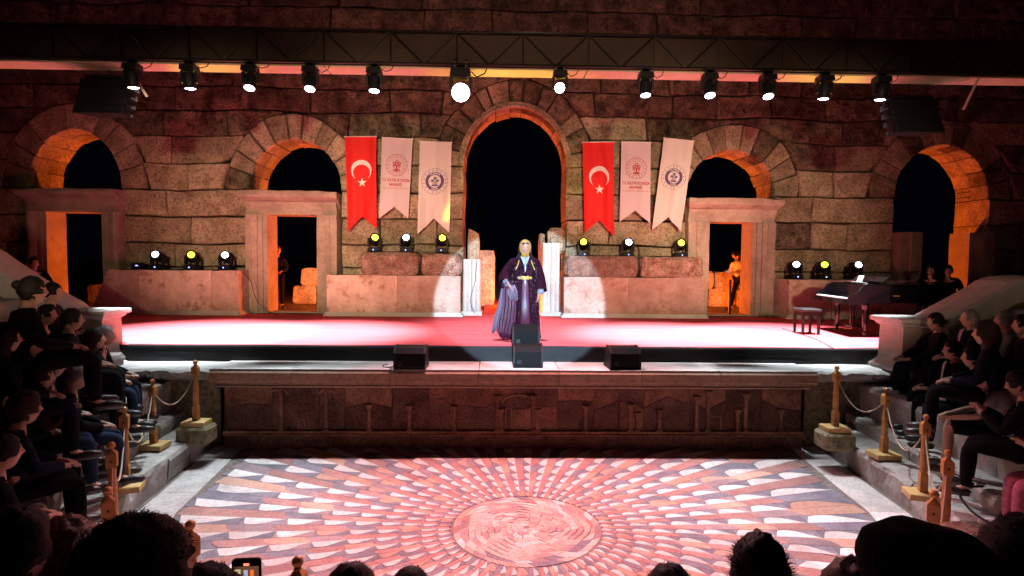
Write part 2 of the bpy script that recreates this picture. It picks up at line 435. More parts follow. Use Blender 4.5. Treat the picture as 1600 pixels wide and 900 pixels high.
# ------------------------------------------------------------------ steps and seating
def rough_block(a0, a1, o0, o1, z0, z1, na=5, amp=.02, chew=.05, overhang=.0, seed=0, E2=E2):
    """curved bench stone between two offsets of the horseshoe; the front top edge is chewed away"""
    prof = [(o1, z0), (o0+overhang, z0), (o0+overhang*.7, z0+(z1-z0)*.45), (o0, z1-.07), (o0+.02, z1-.012), (o0+.07, z1), ((o0+o1)/2, z1), (o1-.01, z1)]
    rings = []
    for i in range(na+1):
        a = a0+(a1-a0)*i/na; ring = []
        for j, (o_, z) in enumerate(prof):
            x, y = E2(a, o_)
            nz = noise.noise(Vector((x*2.3, y*2.3, z*3+seed))); nf = noise.noise(Vector((x*6, y*6, z*6+seed)))
            k = amp*nf
            if j in (3, 4, 5):
                ch = chew*max(0, nz+.1)*2; x2, y2 = E2(a, o_+ch); x, y = x2, y2; z -= ch*.5*(j != 3)
            ring.append((x+k*.5, y+k*.5, z+(k*.35 if 0 < j else 0)))
        rings.append(ring)
    mb = MB(); mb.loft(rings); return mb
steps = bpy.data.objects.new('seating_steps', None); col.objects.link(steps); tag(steps, kind='structure')
A0, A1 = -.43, pi+.43
def row(o0, o1, z0, z1, n, chew, amp=.03, over=.04, mat=STEP, line=E2):
    cuts = [A0+(A1-A0)*(i+rnd.uniform(-.15, .15)*(0 < i < n))/n for i in range(n+1)]
    for i in range(n):
        rough_block(cuts[i]+.0012, cuts[i+1]-.0012, o0, o1, z0, z1+rnd.uniform(-.006, .006), 9, amp, chew, over, i, line).build('step_stone', mat, steps, smooth=False)
row(0, .62, -.05, .35, 22, .07)
row(.42, 1.9, .1, .55, 22, .10)
for k in range(8):
    row(.62+.7*k, 1.42+.7*k, .3+.3*k, 1.0+.4*k, 20, .04, .02, .05, line=E3)
# broken bench stump at the lower right
p = at_z(1545, 880, .56)
mb = MB(); n = 18; rings = []
for z, s_ in ((-.01, 1.0), (.10, 1.02), (.17, .97), (.21, .8), (.20, .45), (.21, .1)):
    rings.append([(.36*s_*abs(cos(2*pi*j/n))**.6*(1 if cos(2*pi*j/n) > 0 else -1)*(1+.12*noise.noise(Vector((j*1.3, z*9, 1)))),
                   .22*s_*abs(sin(2*pi*j/n))**.6*(1 if sin(2*pi*j/n) > 0 else -1)*(1+.15*noise.noise(Vector((j*1.7, z*7, 5)))),
                   z+.02*noise.noise(Vector((j*2.1, z*20, 2)))) for j in range(n)])
mb.loft(rings); o = mb.build('broken_stone', BROKEN); o.location = (p.x, p.y, .56); o.rotation_euler.z = -.6
tag(o, 'broken lump of reddish stone lying on the right hand steps near the front', 'stone block')

# ------------------------------------------------------------------ pulpitum
PF = 8.26
pul = thing('pulpitum_wall', 'low marble faced stage front with cornice and worn coloured reliefs below it', 'wall', (0, 8.5, 0))
xs = [-4.47, -3.3, -1.9, -.62, .55, 1.75, 2.9, 4.35]
for i in range(7):
    x0, x1 = xs[i]+.004, xs[i+1]-.004
    pr = [(PF+.0, 1.02), (PF+.0, 1.06), (PF-.02, 1.075), (PF-.02, 1.19), (PF, 1.215), (PF+.01, 1.228), (9.1, 1.23+.004*(i % 2)), (9.1, 1.0), (PF+.12, 1.0)]
    mb = MB(); mb.prism(pr, x0, x1, 'x'); mb.build('cornice_stone', [CORN], pul, world=True)
    mb = MB(); mb.box(((x0+x1)/2, 8.68, 1.2395+.002*(i % 2)), (x1-x0-.004, .83, .012)); mb.build('top_slab', WHITE, pul, world=True)
mb = MB(); mb.prism([(PF+.12, .955), (PF+.08, .985), (PF+.12, .998), (9.0, .998), (9.0, .955)], -4.42, 4.3, 'x'); mb.build('moulding', CORN, pul, world=True)
mb = MB(); mb.box((-.06, 8.8, .47), (8.72, .42, .97)); mb.build('core', FRIEZED, pul, world=True)
# revetment panels of two marbles
x = -4.4; k = 0
while x < 4.25:
    wd = rnd.choice((.38, .55, .7, .85)); x1 = min(x+wd, 4.28)
    zt = .94; zb = .28
    cut = rnd.random()
    dark = k % 3 == 1
    lowr = [(x, zb), (x1, zb), (x1, zb+.32+.2*rnd.random()), ((x+x1)/2, zb+.3+.25*rnd.random()), (x, zb+.3+.2*rnd.random())]
    mb = MB(); mb.prism([(x+.004, zb), (x1-.004, zb), (x1-.004, zt), (x+.004, zt)], 8.575, 8.6, 'y'); mb.build('marble_panel', FRIEZED if dark else FRIEZE, pul, world=True)
    if rnd.random() < .8:
        q = [(px_, pz) for px_, pz in lowr]
        mb = MB(); mb.prism(inset(q, .01), 8.562, 8.574, 'y'); mb.build('marble_slip', FRIEZE if dark else FRIEZED, pul, world=True)
    x = x1; k += 1
mb = MB(); mb.box((-.05, 8.55, .25), (8.7, .1, .045)); mb.box((-.05, 8.53, .225), (8.7, .14, .02)); mb.build('base_moulding', FRIEZE, pul, world=True)
mb = MB(); mb.box((-.05, 8.57, .10), (8.7, .06, .2)); mb.build('plinth', FRIEZED, pul, world=True)
# small pilasters with capitals and feet, thin colonnettes
for px_, hgt in ((440, .6), (510, .62), (577, .36), (640, .34), (710, .34), (777, .5), (783, .3), (833, .5), (840, .3), (915, .35), (985, .38), (996, .25), (1030, .3), (1088, .5), (1106, .58), (1152, .3), (1165, .55), (1220, .3)):
    X = at_y(px_, 650, 8.54).x
    mb = MB(); mb.box((X, 8.545, .275+hgt/2), (.045, .05, hgt)); mb.box((X, 8.54, .29), (.10, .08, .04), top=(.6, .8)); mb.box((X, 8.54, .275+hgt), (.085, .07, .045)); mb.box((X, 8.545, .30+hgt), (.11, .08, .02))
    mb.build('pilaster', FRIEZE, pul, world=True)
for x0, x1, zt in ((785, 835, .78), (420, 450, .86), (498, 524, .86)):
    X0 = at_y(x0, 650, 8.54).x; X1 = at_y(x1, 650, 8.54).x; r = (X1-X0)/2; cx = (X0+X1)/2
    pts = [(cx+r*cos(pi*j/10), 8.55, zt-r*.35+r*.5*sin(pi*j/10)) for j in range(11)]
    mb = MB(); mb.tube(pts, .014, 6); mb.build('relief_arch', CORN, pul, world=True)
for x0, x1, z0, z1 in ((790, 800, .3, .62), (815, 828, .3, .6), (465, 476, .3, .45), (1105, 1128, .3, .5)):
    X0 = at_y(x0, 650, 8.54).x; X1 = at_y(x1, 650, 8.54).x
    mb = MB()
    for a, b_, c_, d_ in ((X0, X0+.012, z0, z1), (X1-.012, X1, z0, z1), (X0, X1, z1-.012, z1)):
        mb.box(((a+b_)/2, 8.565, (c_+d_)/2), (b_-a, .03, d_-c_))
    mb.build('niche_frame', CORN, pul, world=True)
for z in (.33, .36, .39, .42):
    for x0, x1 in ((716, 774), (845, 905)):
        X0 = at_y(x0, 650, 8.54).x; X1 = at_y(x1, 650, 8.54).x
        mb = MB(); mb.box(((X0+X1)/2, 8.56, z), (X1-X0, .02, .008)); mb.build('incised_fillet', CORN, pul, world=True)

# side walls beyond the pulpitum with chewed top edge
for sx, xa, xb, lab in ((-1, -6.3, -4.50, 'mossy side wall with chewed white top edge, left of the pulpitum'),
                        (1, 4.38, 6.2, 'mossy side wall with chewed white top edge, right of the pulpitum')):
    t = thing('side_wall', lab, 'wall', ((xa+xb)/2, 8.7, 0), group='side walls of the pulpitum')
    mb = MB(); n = 60; rings = []
    for i in range(n+1):
        x = xa+(xb-xa)*i/n; ring = []
        for (y, z, c_) in ((9.1, 1.225, 0), (9.1, 1.0, 0), (8.66, 1.0, 0), (8.60, 1.06, .3), (8.44, 1.10, .8), (8.38, 1.15, 1), (8.36, 1.20, 1), (8.40, 1.228, 1), (8.6, 1.232, .2)):
            q = noise.noise(Vector((x*3.1, z*4, sx))); q2 = noise.noise(Vector((x*11, z*13, sx*3)))
            ring.append((x, y+c_*(.10*q+.035*q2+.04), z+c_*(.025*q2+.02*q)-(0.02*c_)))
        rings.append(ring)
    mb.loft(rings); mb.build('top_course', WHITE, t, world=True)
    mb = MB(); n = 24; vs = []
    for j in range(8):
        z = -.02+1.04*j/7
        for i in range(n+1):
            x = xa+(xb-xa)*i/n
            vs.append((x, 8.66+.03*noise.noise(Vector((x*1.5, z*2, 4*sx)))+.012*noise.noise(Vector((x*6, z*6, 4))), z))
    m2 = (n+1)
    fs = [[j*m2+i, j*m2+i+1, (j+1)*m2+i+1, (j+1)*m2+i] for j in range(7) for i in range(n)]
    mb.add(vs, fs); mb.build('wall_face', OLIVE, t, smooth=True, world=True)

# pedestals and sloping parapets
for sx, x0, x1, y0, y1, lab in ((-1, -6.95, -6.14, 8.58, 9.22, 'moulded marble pedestal at the left end of the stage'),
                                (1, 5.52, 6.45, 8.2, 8.92, 'moulded marble pedestal at the right end of the stage, beside the man in dark jacket')):
    t = thing('pedestal', lab, 'pedestal', ((x0+x1)/2, (y0+y1)/2, 1.23), group='pedestals at the ends of the stage')
    W = x1-x0; D = y1-y0
    def sq(d, z): return [(-W/2+d, -D/2+d, z), (W/2-d, -D/2+d, z), (W/2-d, D/2-d, z), (-W/2+d, D/2-d, z)]
    mb = MB(); mb.loft([sq(.10, .66), sq(.055, .69), sq(.05, .715), sq(.01, .73), sq(.0, .745), sq(.0, .79), sq(.012, .80)]); mb.build('cap', WHITE, t)
    mb = MB(); mb.loft([sq(.09, .16), sq(.10, .66)]); mb.build('shaft', stone('pedestal_stone', (.42, .38, .32), (.58, .52, .44), 1.3, .4, .03, objvar=.05, pores=.1), t)
    mb = MB(); mb.loft([sq(.0, 0), sq(.0, .05), sq(.03, .08), sq(.07, .13), sq(.085, .165)]); mb.build('base', WHITE, t)
for sx, lab in ((-1, 'sloping white parapet slab rising from the left pedestal'), (1, 'sloping white parapet slab with broken rocky end, rising from the right pedestal')):
    mb = MB(); rings = []; n = 16
    for i in range(n+1):
        u = i/n
        if sx < 0: x = -6.75-2.6*u; z = 1.98+1.75*u; ya, yb = 8.62, 9.25
        else: x = 6.25+2.0*u; z = 2.0+.62*min(1, u*1.7)+.05*u; ya, yb = 8.35, 9.0
        q = .05*noise.noise(Vector((u*7, 1, sx))) * (1 if (sx < 0 or u > .45) else .1); q2 = (.13 if u > .5 else .03)*noise.noise(Vector((u*9, 4, sx)))
        rings.append([(x, ya+q2, z-.35), (x, yb, z-.35), (x, yb, z+q), (x, (ya+yb)/2, z+.02+q), (x, ya+.05+q2, z+q*.6), (x, ya+q2, z-.05)])
    mb.loft(rings); o = mb.build('parapet_slab', WHITE); tag(o, lab, 'parapet', 'sloping parapets beside the stage')
    mb = MB(); 
    if sx < 0: pr = [(-9.4, .9), (-6.8, .9), (-6.8, 1.66), (-9.4, 3.4)]
    else: pr = [(6.35, .9), (8.6, .9), (8.6, 2.3), (7.4, 2.22), (6.35, 1.75)]
    mb.prism(pr, 8.75, 9.2, 'y'); o = mb.build('parapet_wall', OLIVE); tag(o, ('dark retaining wall under the left' if sx < 0 else 'dark retaining wall under the right')+' sloping slab', 'wall', 'retaining walls beside the stage')
# ------------------------------------------------------------------ the scaena wall
# opening: centre, half width, spring height, arch rise, ring thickness
OPEN = [(-10.72, 1.09, 4.5, 1.40, .62), (-5.37, 1.11, 4.5, 1.24, .62), (.05, 1.27, 5.15, 1.45, .66), (5.50, 1.11, 4.5, 1.12, .62), (10.9, 1.2, 4.5, 1.32, .62)]
COURSE = [1.44, 2.05, 2.6, 3.17, 3.84, 4.5, 5.15, 5.82, 6.42, 6.98, 7.6, 8.25, 8.95, 9.7]
wall = thing('theatre_wall', 'great ruined ashlar wall with five arched openings behind the stage', 'wall', (0, WY, 1.44))
XL, XR = -14.6, 15.2
def ringtop(x, z0):
    """height of the extrados over x, None if x is outside"""
    best = None
    for xc, a, sp, b_, t in OPEN:
        A = a+t; B = b_+t*1.05
        if abs(x-xc) < A and z0 >= sp-.01:
            h = sp+B*sqrt(max(0, 1-((x-xc)/A)**2))
            best = h if best is None else max(best, h)
    return best
def spans(z0, z1):
    """free x intervals of a course"""
    cuts = []
    for xc, a, sp, b_, t in OPEN:
        if z0 < sp-.01: cuts.append((xc-a, xc+a))
        else:
            A = a+t; B = b_+t*1.05
            h = (z1-sp-.06)/B
            if h < 1:
                hw = A*sqrt(1-h*h); cuts.append((xc-hw, xc+hw))
    out = []; x = XL
    for a, b_ in sorted(cuts):
        out.append((x, a)); x = b_
    out.append((x, XR)); return out
def warp(x, z):
    m_ = 1.0
    for xc, a, sp, b_, t in OPEN:
        d = abs(x-xc)-a
        if z < sp+.02: m_ = min(m_, max(0, min(1, d/.5)))
        else:
            r_ = hypot((x-xc)/a, (z-sp)/b_); m_ = min(m_, max(0, min(1, (r_-1)*2.4)))
    return (x+m_*.10*noise.noise(Vector((x*.8+9, z*1.1, 3))), z+m_*(.07*noise.noise(Vector((x*.55, z*.8, 7)))+.022*noise.noise(Vector((x*2.5, z*2.5, 1)))))
def fine(poly, step=.3):
    out = []
    for i in range(len(poly)):
        a = poly[i]; b_ = poly[(i+1) % len(poly)]; L = hypot(b_[0]-a[0], b_[1]-a[1]); n = max(1, int(L/step))
        out += [(a[0]+(b_[0]-a[0])*j/n, a[1]+(b_[1]-a[1])*j/n) for j in range(n)]
    return [warp(*p) for p in out]
cells = []
for k in range(len(COURSE)-1):
    z0, z1 = COURSE[k], COURSE[k+1]
    for xa, xb in spans(z0, z1):
        x = xa
        while x < xb-.05:
            wd = rnd.uniform(.85, 2.0) if k < 9 else rnd.uniform(1.3, 2.4)
            x1 = x+wd
            if xb-x1 < .6: x1 = xb
            n = 6
            bot = []
            for i in range(n+1):
                xx = x+(x1-x)*i/n; rt = ringtop(xx, z0)
                bot.append((xx, z0 if rt is None else max(z0, min(rt, z1-.03))))
            # drop the redundant points on straight beds
            pts = [bot[0]]+[b for i, b in enumerate(bot[1:-1], 1) if abs(b[1]-z0) > .001 or abs(bot[i-1][1]-z0) > .001 or abs(bot[i+1][1]-z0) > .001]+[bot[-1]]
            poly = pts+[(x1, z1), (x, z1)]
            if area(poly) > .03:
                cells.append((poly, z0, (x-xa) < .01, abs(x1-xb) < .01))
            x = x1
def is_open_side(x):
    return any(abs(abs(x-xc)-a) < .02 for xc, a, sp, b_, t in OPEN)
core = MB(); nst = 0
for poly, z0, lft, rgt in cells:
    edge = z0 < 4.4 or (z0 < 5.1 and abs(poly[0][0]) < 2.2 or abs(poly[-1][0]) < 2.2)
    near = any(is_open_side(x) for x, z in poly)
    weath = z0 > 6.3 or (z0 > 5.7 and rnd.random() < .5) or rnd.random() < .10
    nst += 1
    # some blocks are split in two lower stones, as in old repairs
    mb = dress(fine(poly), WY, 1.05 if near else .5, gap=rnd.uniform(.006, .016), bev=rnd.uniform(.02, .045), proud=rnd.uniform(.0, .05), jit=.02)
    mb.build('stone', SHADE_DARK if z0 > 7.3 else WEATHERED if weath else ASHLAR, wall, world=True)
    q = inset([warp(*p) for p in poly], .035); core.prism(q, WY+.05, WY+.98, 'y')
    core.prism(inset([warp(*p) for p in poly], -.004), WY+.08, WY+.45, 'y') if not near else None
# voussoirs
for oi_, (xc, a, sp, b_, t) in enumerate(OPEN):
    n = 11 if oi_ != 2 else 13
    cuts = [pi*i/n+(rnd.uniform(-.04, .04) if 0 < i < n else 0) for i in range(n+1)]
    for i in range(n):
        t0, t1 = cuts[i], cuts[i+1]
        A = a+t; B = b_+t*1.05
        inn = [(xc+a*cos(q), sp+b_*sin(q)) for q in (t1, (t0*1+t1*2)/3, (t0*2+t1)/3, t0)]
        out = [(xc+A*cos(q), sp+B*sin(q)) for q in (t0, (t0*2+t1)/3, (t0+t1*2)/3, t1)]
        poly = inn+out
        if area(poly) < 0: poly = poly[::-1]
        inn_n = len(inn); poly = [warp(*p) for p in poly]
        mb = dress(poly, WY, .50, gap=rnd.uniform(.005, .014), bev=.03, proud=rnd.uniform(0, .04), jit=.012)
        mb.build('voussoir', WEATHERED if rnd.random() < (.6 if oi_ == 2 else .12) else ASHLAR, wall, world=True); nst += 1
        er = rnd.uniform(-.015, .03)
        inn2 = [(xc+(a+er)*cos(q), sp+(b_+er)*sin(q)) for q in (t1, (t0*1+t1*2)/3, (t0*2+t1)/3, t0)]
        poly = inn2+out
        mb = MB(); mb.prism(inset(poly if area(poly) > 0 else poly[::-1], .008), WY+.515, WY+1.05, 'y')
        if oi_ == 2 and i in (3, 7): pass
        mb.build('voussoir', ASHLAR, wall, world=True)
        m_ = [(xc+(a+.04)*cos(q), sp+(b_+.04)*sin(q)) for q in (t1, (t0+t1)/2, t0)]+[(xc+(A+.01)*cos(q), sp+(B+.01)*sin(q)) for q in (t0, (t0+t1)/2, t1)]
        core.prism(m_, WY+.06, WY+1.0, 'y')
o = core.build('mortar', MORTAR, wall, world=True)
# moulded archivolt of the central arch
xc, a, sp, b_, t = OPEN[2]
rings = []
for i in range(25):
    q = pi*i/24; ring = []
    for dr, y in ((.0, .0), (.0, -.10), (.05, -.115), (.06, -.09), (.13, -.085), (.15, -.055), (.15, .0)):
        ring.append((xc+(a+dr)*cos(q)*1.0, WY+y+.006*noise.noise(Vector((i*.9, dr*30, 2))), sp+(b_+dr)*sin(q)))
    rings.append(ring)
mb = MB(); mb.loft(rings); mb.build('archivolt', ASHLAR, wall, world=True)
# putlog holes / weep dots are too small; one dark square socket above
mb = MB(); mb.box((-1.95, WY+.03, 9.2), (1.0, .2, .8)); 

# ------------------------------------------------------------------ door frames
def door_frame(xc, wo, wi, z1, z2, lab, left=True, right=True, lintel=True, hcut=None, y0=14.16):
    """wo outer half width, wi clear half width; z1 underside of lintel, z2 top of cornice"""
    t = thing('door_frame', lab, 'door frame', (xc, y0, 1.47), group='carved stone door frames')
    zb = 1.47; D = .75
    for s_, on in ((-1, left), (1, right)):
        if not on: continue
        top = (z1-zb) if hcut is None else hcut
        # moulded profile in plan: three fasciae stepping out
        pf = [(wi, .0+.10), (wi+.10, .10), (wi+.10, .06), (wi+.22, .06), (wi+.22, .02), (wi+.34, .0), (wi+.36, .03), (wo, .03), (wo, D), (wi, D)]
        rings = []
        for j in range(9):
            z = top*j/8; jx = .012
            rings.append([(s_*(x_+jx*noise.noise(Vector((x_*9, z*3, xc)))), y_+jx*noise.noise(Vector((x_*7, z*3, xc+5))), z) for x_, y_ in pf])
        mb = MB(); mb.loft(rings); mb.build('jamb', FRAME, t)
    if lintel:
        z = z1-zb; H = z2-z1
        rings = []; n = 20
        pf = [(0, .10), (.10, .10), (.10, .06), (.20, .06), (.20, .02), (.30, .0), (.34, -.10), (.40, -.20), (.46, -.23), (H-.02, -.22), (H, -.1), (H, D), (0, D)]
        for i in range(n+1):
            u = -1+2*i/n; ring = []
            for zz, y_ in pf:
                k = min(1, zz/.34); hw = wi+.02+(wo-wi-.02)*k if zz > .02 else wi-.01
                hw = wo-.004 if zz < .3 else wo+max(0, -y_)*.35
                q = .02*noise.noise(Vector((u*5, zz*9, xc)))*(1 if zz > .3 else .3)
                top = -.05*max(0, noise.noise(Vector((u*3, 2, xc))))*(zz >= H-.03)
                ring.append((u*hw, y_+q, z+.003+zz+q*.5+top))
            rings.append(ring)
        mb = MB(); mb.loft(rings); mb.build('lintel', FRAME, t)
    # threshold
    if lintel:
        mb = MB(); mb.box((0, .45, .0), (2*wi-.01, .5, .06)); mb.build('threshold', FRAME, t)
    return t
door_frame(-10.63, 1.09, .66, 3.9, 4.44, 'tall moulded stone door frame at the far left, dark with an orange lit passage')
door_frame(-5.40, 1.10, .60, 3.88, 4.45, 'moulded stone door frame left of the centre, with the woman standing inside')
door_frame(5.44, 1.09, .54, 3.82, 4.40, 'moulded stone door frame right of the centre, with the man in a white shirt inside')
door_frame(10.9, 1.2, .60, 3.84, 4.4, 'broken dark door jambs of the rightmost arch, without a lintel', lintel=False, hcut=2.15)

# stub jambs and orange rear stones in the central opening
def block(name, x0, x1, y0, y1, z0, z1, mat, lab, cat, amp=.025, group=None, seed=0, bev=.03, parent=None, top_tilt=0):
    mb = MB(); rings = []; n = 7
    for j in range(n+1):
        u = j/n; z = z0+(z1-z0)*u; ring = []
        m = 24
        for i in range(m):
            a = 4*i/m; k = int(a); f = a-k
            c_ = [(x0, y0), (x1, y0), (x1, y1), (x0, y1)]
            p = (c_[k][0]*(1-f)+c_[(k+1) % 4][0]*f, c_[k][1]*(1-f)+c_[(k+1) % 4][1]*f)
            e = bev if j in (0, n) else 0
            if i % 6 == 0: e += bev*.8
            mx_, my_ = (x0+x1)/2, (y0+y1)/2
            d = Vector((mx_-p[0], my_-p[1])); dl = d.length or 1
            q = amp*(noise.noise(Vector((p[0]*3+seed, p[1]*3, z*3)))+.5*noise.noise(Vector((p[0]*9+seed, p[1]*9, z*9))))
            ring.append((p[0]+d.x/dl*(e+q), p[1]+d.y/dl*(e+q), z+(q if j == n else 0)+(top_tilt*(p[0]-x0)/(x1-x0) if j == n else 0)))
        rings.append(ring)
    mb.loft(rings)
    if parent is not None: return mb.build(name, mat, parent, world=True)
    o = mb.build(name, mat); tag(o, lab, cat, group); return o
def fluted(x0, x1, y0, y1, z0, z1, lab):
    t = thing('doorway_jamb', lab, 'door jamb', ((x0+x1)/2, (y0+y1)/2, z0), group='short jambs of the central doorway')
    n = 4; w_ = (x1-x0)/n
    pr = []
    for i in range(n):
        pr += [(x0+w_*i, y0+.02*(i % 2)), (x0+w_*(i+.35), y0-.03+.02*(i % 2)), (x0+w_*(i+.8), y0-.025+.02*(i % 2)), (x0+w_*(i+.86), y0+.03)]
    pr += [(x1, y0+.02), (x1, y1), (x0, y1)]
    mb = MB(); mb.prism(pr, z0, z1, 'z'); mb.build('shaft', WHITE, t, world=True)
    mb = MB(); mb.box(((x0+x1)/2, (y0+y1)/2-.01, z0+.05), (x1-x0+.08, y1-y0+.08, .11)); mb.build('base', WHITE, t, world=True)
    return t
fluted(-1.19, -.78, 13.95, 14.45, 1.47, 2.84, 'short white fluted jamb left of the performer, cut off at chest height')
fluted(.73, 1.14, 13.95, 14.7, 1.47, 3.25, 'taller white fluted jamb right of the performer, with a rounded broken top')
block('jamb_stone', -1.15, -.84, 14.85, 15.4, 1.45, 3.62, ASHLAR, 'orange lit upright stone behind the left white jamb', 'stone block', group='stones behind the central jambs', top_tilt=-.12)
block('jamb_stone', .70, .86, 14.8, 15.3, 1.45, 3.5, ASHLAR, 'narrow orange lit upright stone behind the right white jamb', 'stone block', group='stones behind the central jambs', seed=4)
block('jamb_stone', .88, 1.30, 14.2, 14.75, 3.0, 3.63, ASHLAR, 'reddish round topped stone above the right white jamb', 'stone block', seed=9, bev=.09)

# ------------------------------------------------------------------ podiums
def podium(x0, x1, z1, lab, slant=0, cuts=(), upper=None, y0=13.62):
    t = thing('podium', lab, 'podium', ((x0+x1)/2, 13.9, 1.48), group='stone podiums between the doors')
    zb = 1.48
    mb = MB(); mb.prism([(x0-.06-slant, y0-.07), (x1+.06, y0-.07), (x1+.06, 14.43), (x0-.06-slant, 14.43)], zb, zb+.045, 'z')
    mb.prism([(x0-.02-slant, y0-.03), (x1+.02, y0-.03), (x1+.02, 14.43), (x0-.02-slant, 14.43)], zb+.046, zb+.09, 'z')
    mb.build('base_moulding', WHITE, t, world=True)
    xs_ = [x0]+list(cuts)+[x1]
    for i in range(len(xs_)-1):
        a, b_ = xs_[i]+.003, xs_[i+1]-.003
        mb = MB(); rings = []; nn = 6; m = 28
        for j in range(nn+1):
            u = j/nn; z = zb+.091+(z1-zb-.091)*u; ring = []
            for q_ in range(m):
                aa = 4*q_/m; k = int(aa); f = aa-k
                lx = a-(slant*(1-u) if i == 0 else 0)
                c_ = [(lx, y0), (b_, y0), (b_, 14.42), (lx, 14.42)]
                p = (c_[k][0]*(1-f)+c_[(k+1) % 4][0]*f, c_[k][1]*(1-f)+c_[(k+1) % 4][1]*f)
                h = .022*noise.noise(Vector((p[0]*2, z*2, i+x0)))+.012*noise.noise(Vector((p[0]*7, z*7, i)))
                e = (.025 if j == nn else 0)*(1 if k == 0 else 0)
                ring.append((p[0], p[1]+(abs(h)+e if k == 0 else 0), z+(h*.6 if j == nn else 0)))
            rings.append(ring)
        mb.loft(rings); mb.build('podium_block', PODIUM, t, world=True, smooth=False)
    for (a, b_, za, zc, sd) in (upper or ()):
        block('upper_stone', a, b_, y0+.02, 14.4, za, zc, BROKEN, None, None, .05, seed=sd, bev=.06, parent=t)
    return t
podium(-9.42, -6.42, 2.52, 'long pink lit podium at the left with a slanting broken left end and three lamps', slant=.42, cuts=(-8.72, -7.05))
podium(-4.38, -1.24, 2.44, 'pink lit podium left of the centre carrying two rough red stones', cuts=(-2.72,), upper=((-3.60, -2.22, 2.445, 2.98, 1), (-2.18, -1.22, 2.445, 2.95, 2)))
podium(1.22, 4.60, 2.44, 'pink lit podium right of the centre with a cracked red upper course', cuts=(2.75,), upper=((1.24, 3.02, 2.445, 2.93, 3), (3.05, 4.56, 2.445, 2.93, 4)))
podium(6.62, 10.1, 2.42, 'pink lit podium at the right behind the piano', cuts=(7.2, 8.9))

# low ruined walls seen through the doors
def low_wall(x0, x1, y, lab, rows=2, h=.55, z0=1.44):
    t = thing('ruined_wall', lab, 'wall', ((x0+x1)/2, y, z0), group='low ruined walls behind the stage')
    for r in range(rows):
        x = x0+.25*r
        while x < x1-.2:
            x2 = min(x+rnd.uniform(.7, 1.1), x1)
            block('wall_stone', x+.006, x2-.006, y, y+.5, z0+h*r+.004, z0+h*(r+1)-rnd.uniform(0, .04), ASHLAR, None, None, .03, seed=x, parent=t, bev=.05)
            x = x2
low_wall(-6.6, -4.0, 17.6, 'low orange lit block wall seen through the door with the woman')
low_wall(4.3, 7.6, 17.6, 'low orange lit block wall seen through the door with the man in white')
low_wall(-12.6, -9.4, 17.4, 'low orange lit stones seen through the far left door', rows=1)
low_wall(10.0, 12.5, 17.6, 'orange lit stones seen through the rightmost arch', rows=2)
o = block('orange_panel', -.95, -.45, 17.2, 17.5, 1.45, 3.1, ASHLAR, 'dim orange upright slab behind the performer in the central passage', 'stone block')
o.name = 'upright_slab'
# ------------------------------------------------------------------ lighting beam
beam = thing('lighting_truss', 'long lighting beam with pale underside and dim lattice face crossing above the stage', 'lighting truss', (0, 9.0, 5.7))
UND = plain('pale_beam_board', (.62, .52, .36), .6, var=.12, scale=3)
x = -11.0; k = 0
while x < 11.5:
    x1 = x+1.98
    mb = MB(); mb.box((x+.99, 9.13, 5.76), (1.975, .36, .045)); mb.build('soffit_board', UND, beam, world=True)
    x += 2
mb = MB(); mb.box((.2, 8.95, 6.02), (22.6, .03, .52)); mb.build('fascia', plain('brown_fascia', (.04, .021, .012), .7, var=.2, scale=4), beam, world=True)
TRM = plain('dark_truss_metal', (.015, .01, .009), .5, .3)
for z in (5.79, 6.27):
    mb = MB(); mb.tube([(-11.1, 8.9, z), (11.5, 8.9, z)], .022, 8); mb.build('chord', TRM, beam, world=True)
x = -11; up = True
for i in range(45):
    x0 = -11+i*.5
    mb = MB(); mb.tube([(x0, 8.9, 5.79 if i % 2 else 6.27), (x0+.5, 8.9, 6.27 if i % 2 else 5.79)], .011, 5); mb.build('brace', TRM, beam, world=True)
    if i % 2 == 0:
        mb = MB(); mb.tube([(x0, 8.9, 5.79), (x0, 8.9, 6.27)], .011, 5); mb.build('brace', TRM, beam, world=True)
for x in (-6.0, 7.15):
    mb = MB(); mb.tube([(x, 9.0, 5.75), (x+(.22 if x < 0 else -.1), 9.15, 5.3)], .02, 6); mb.build('hanger', UND, beam, world=True)

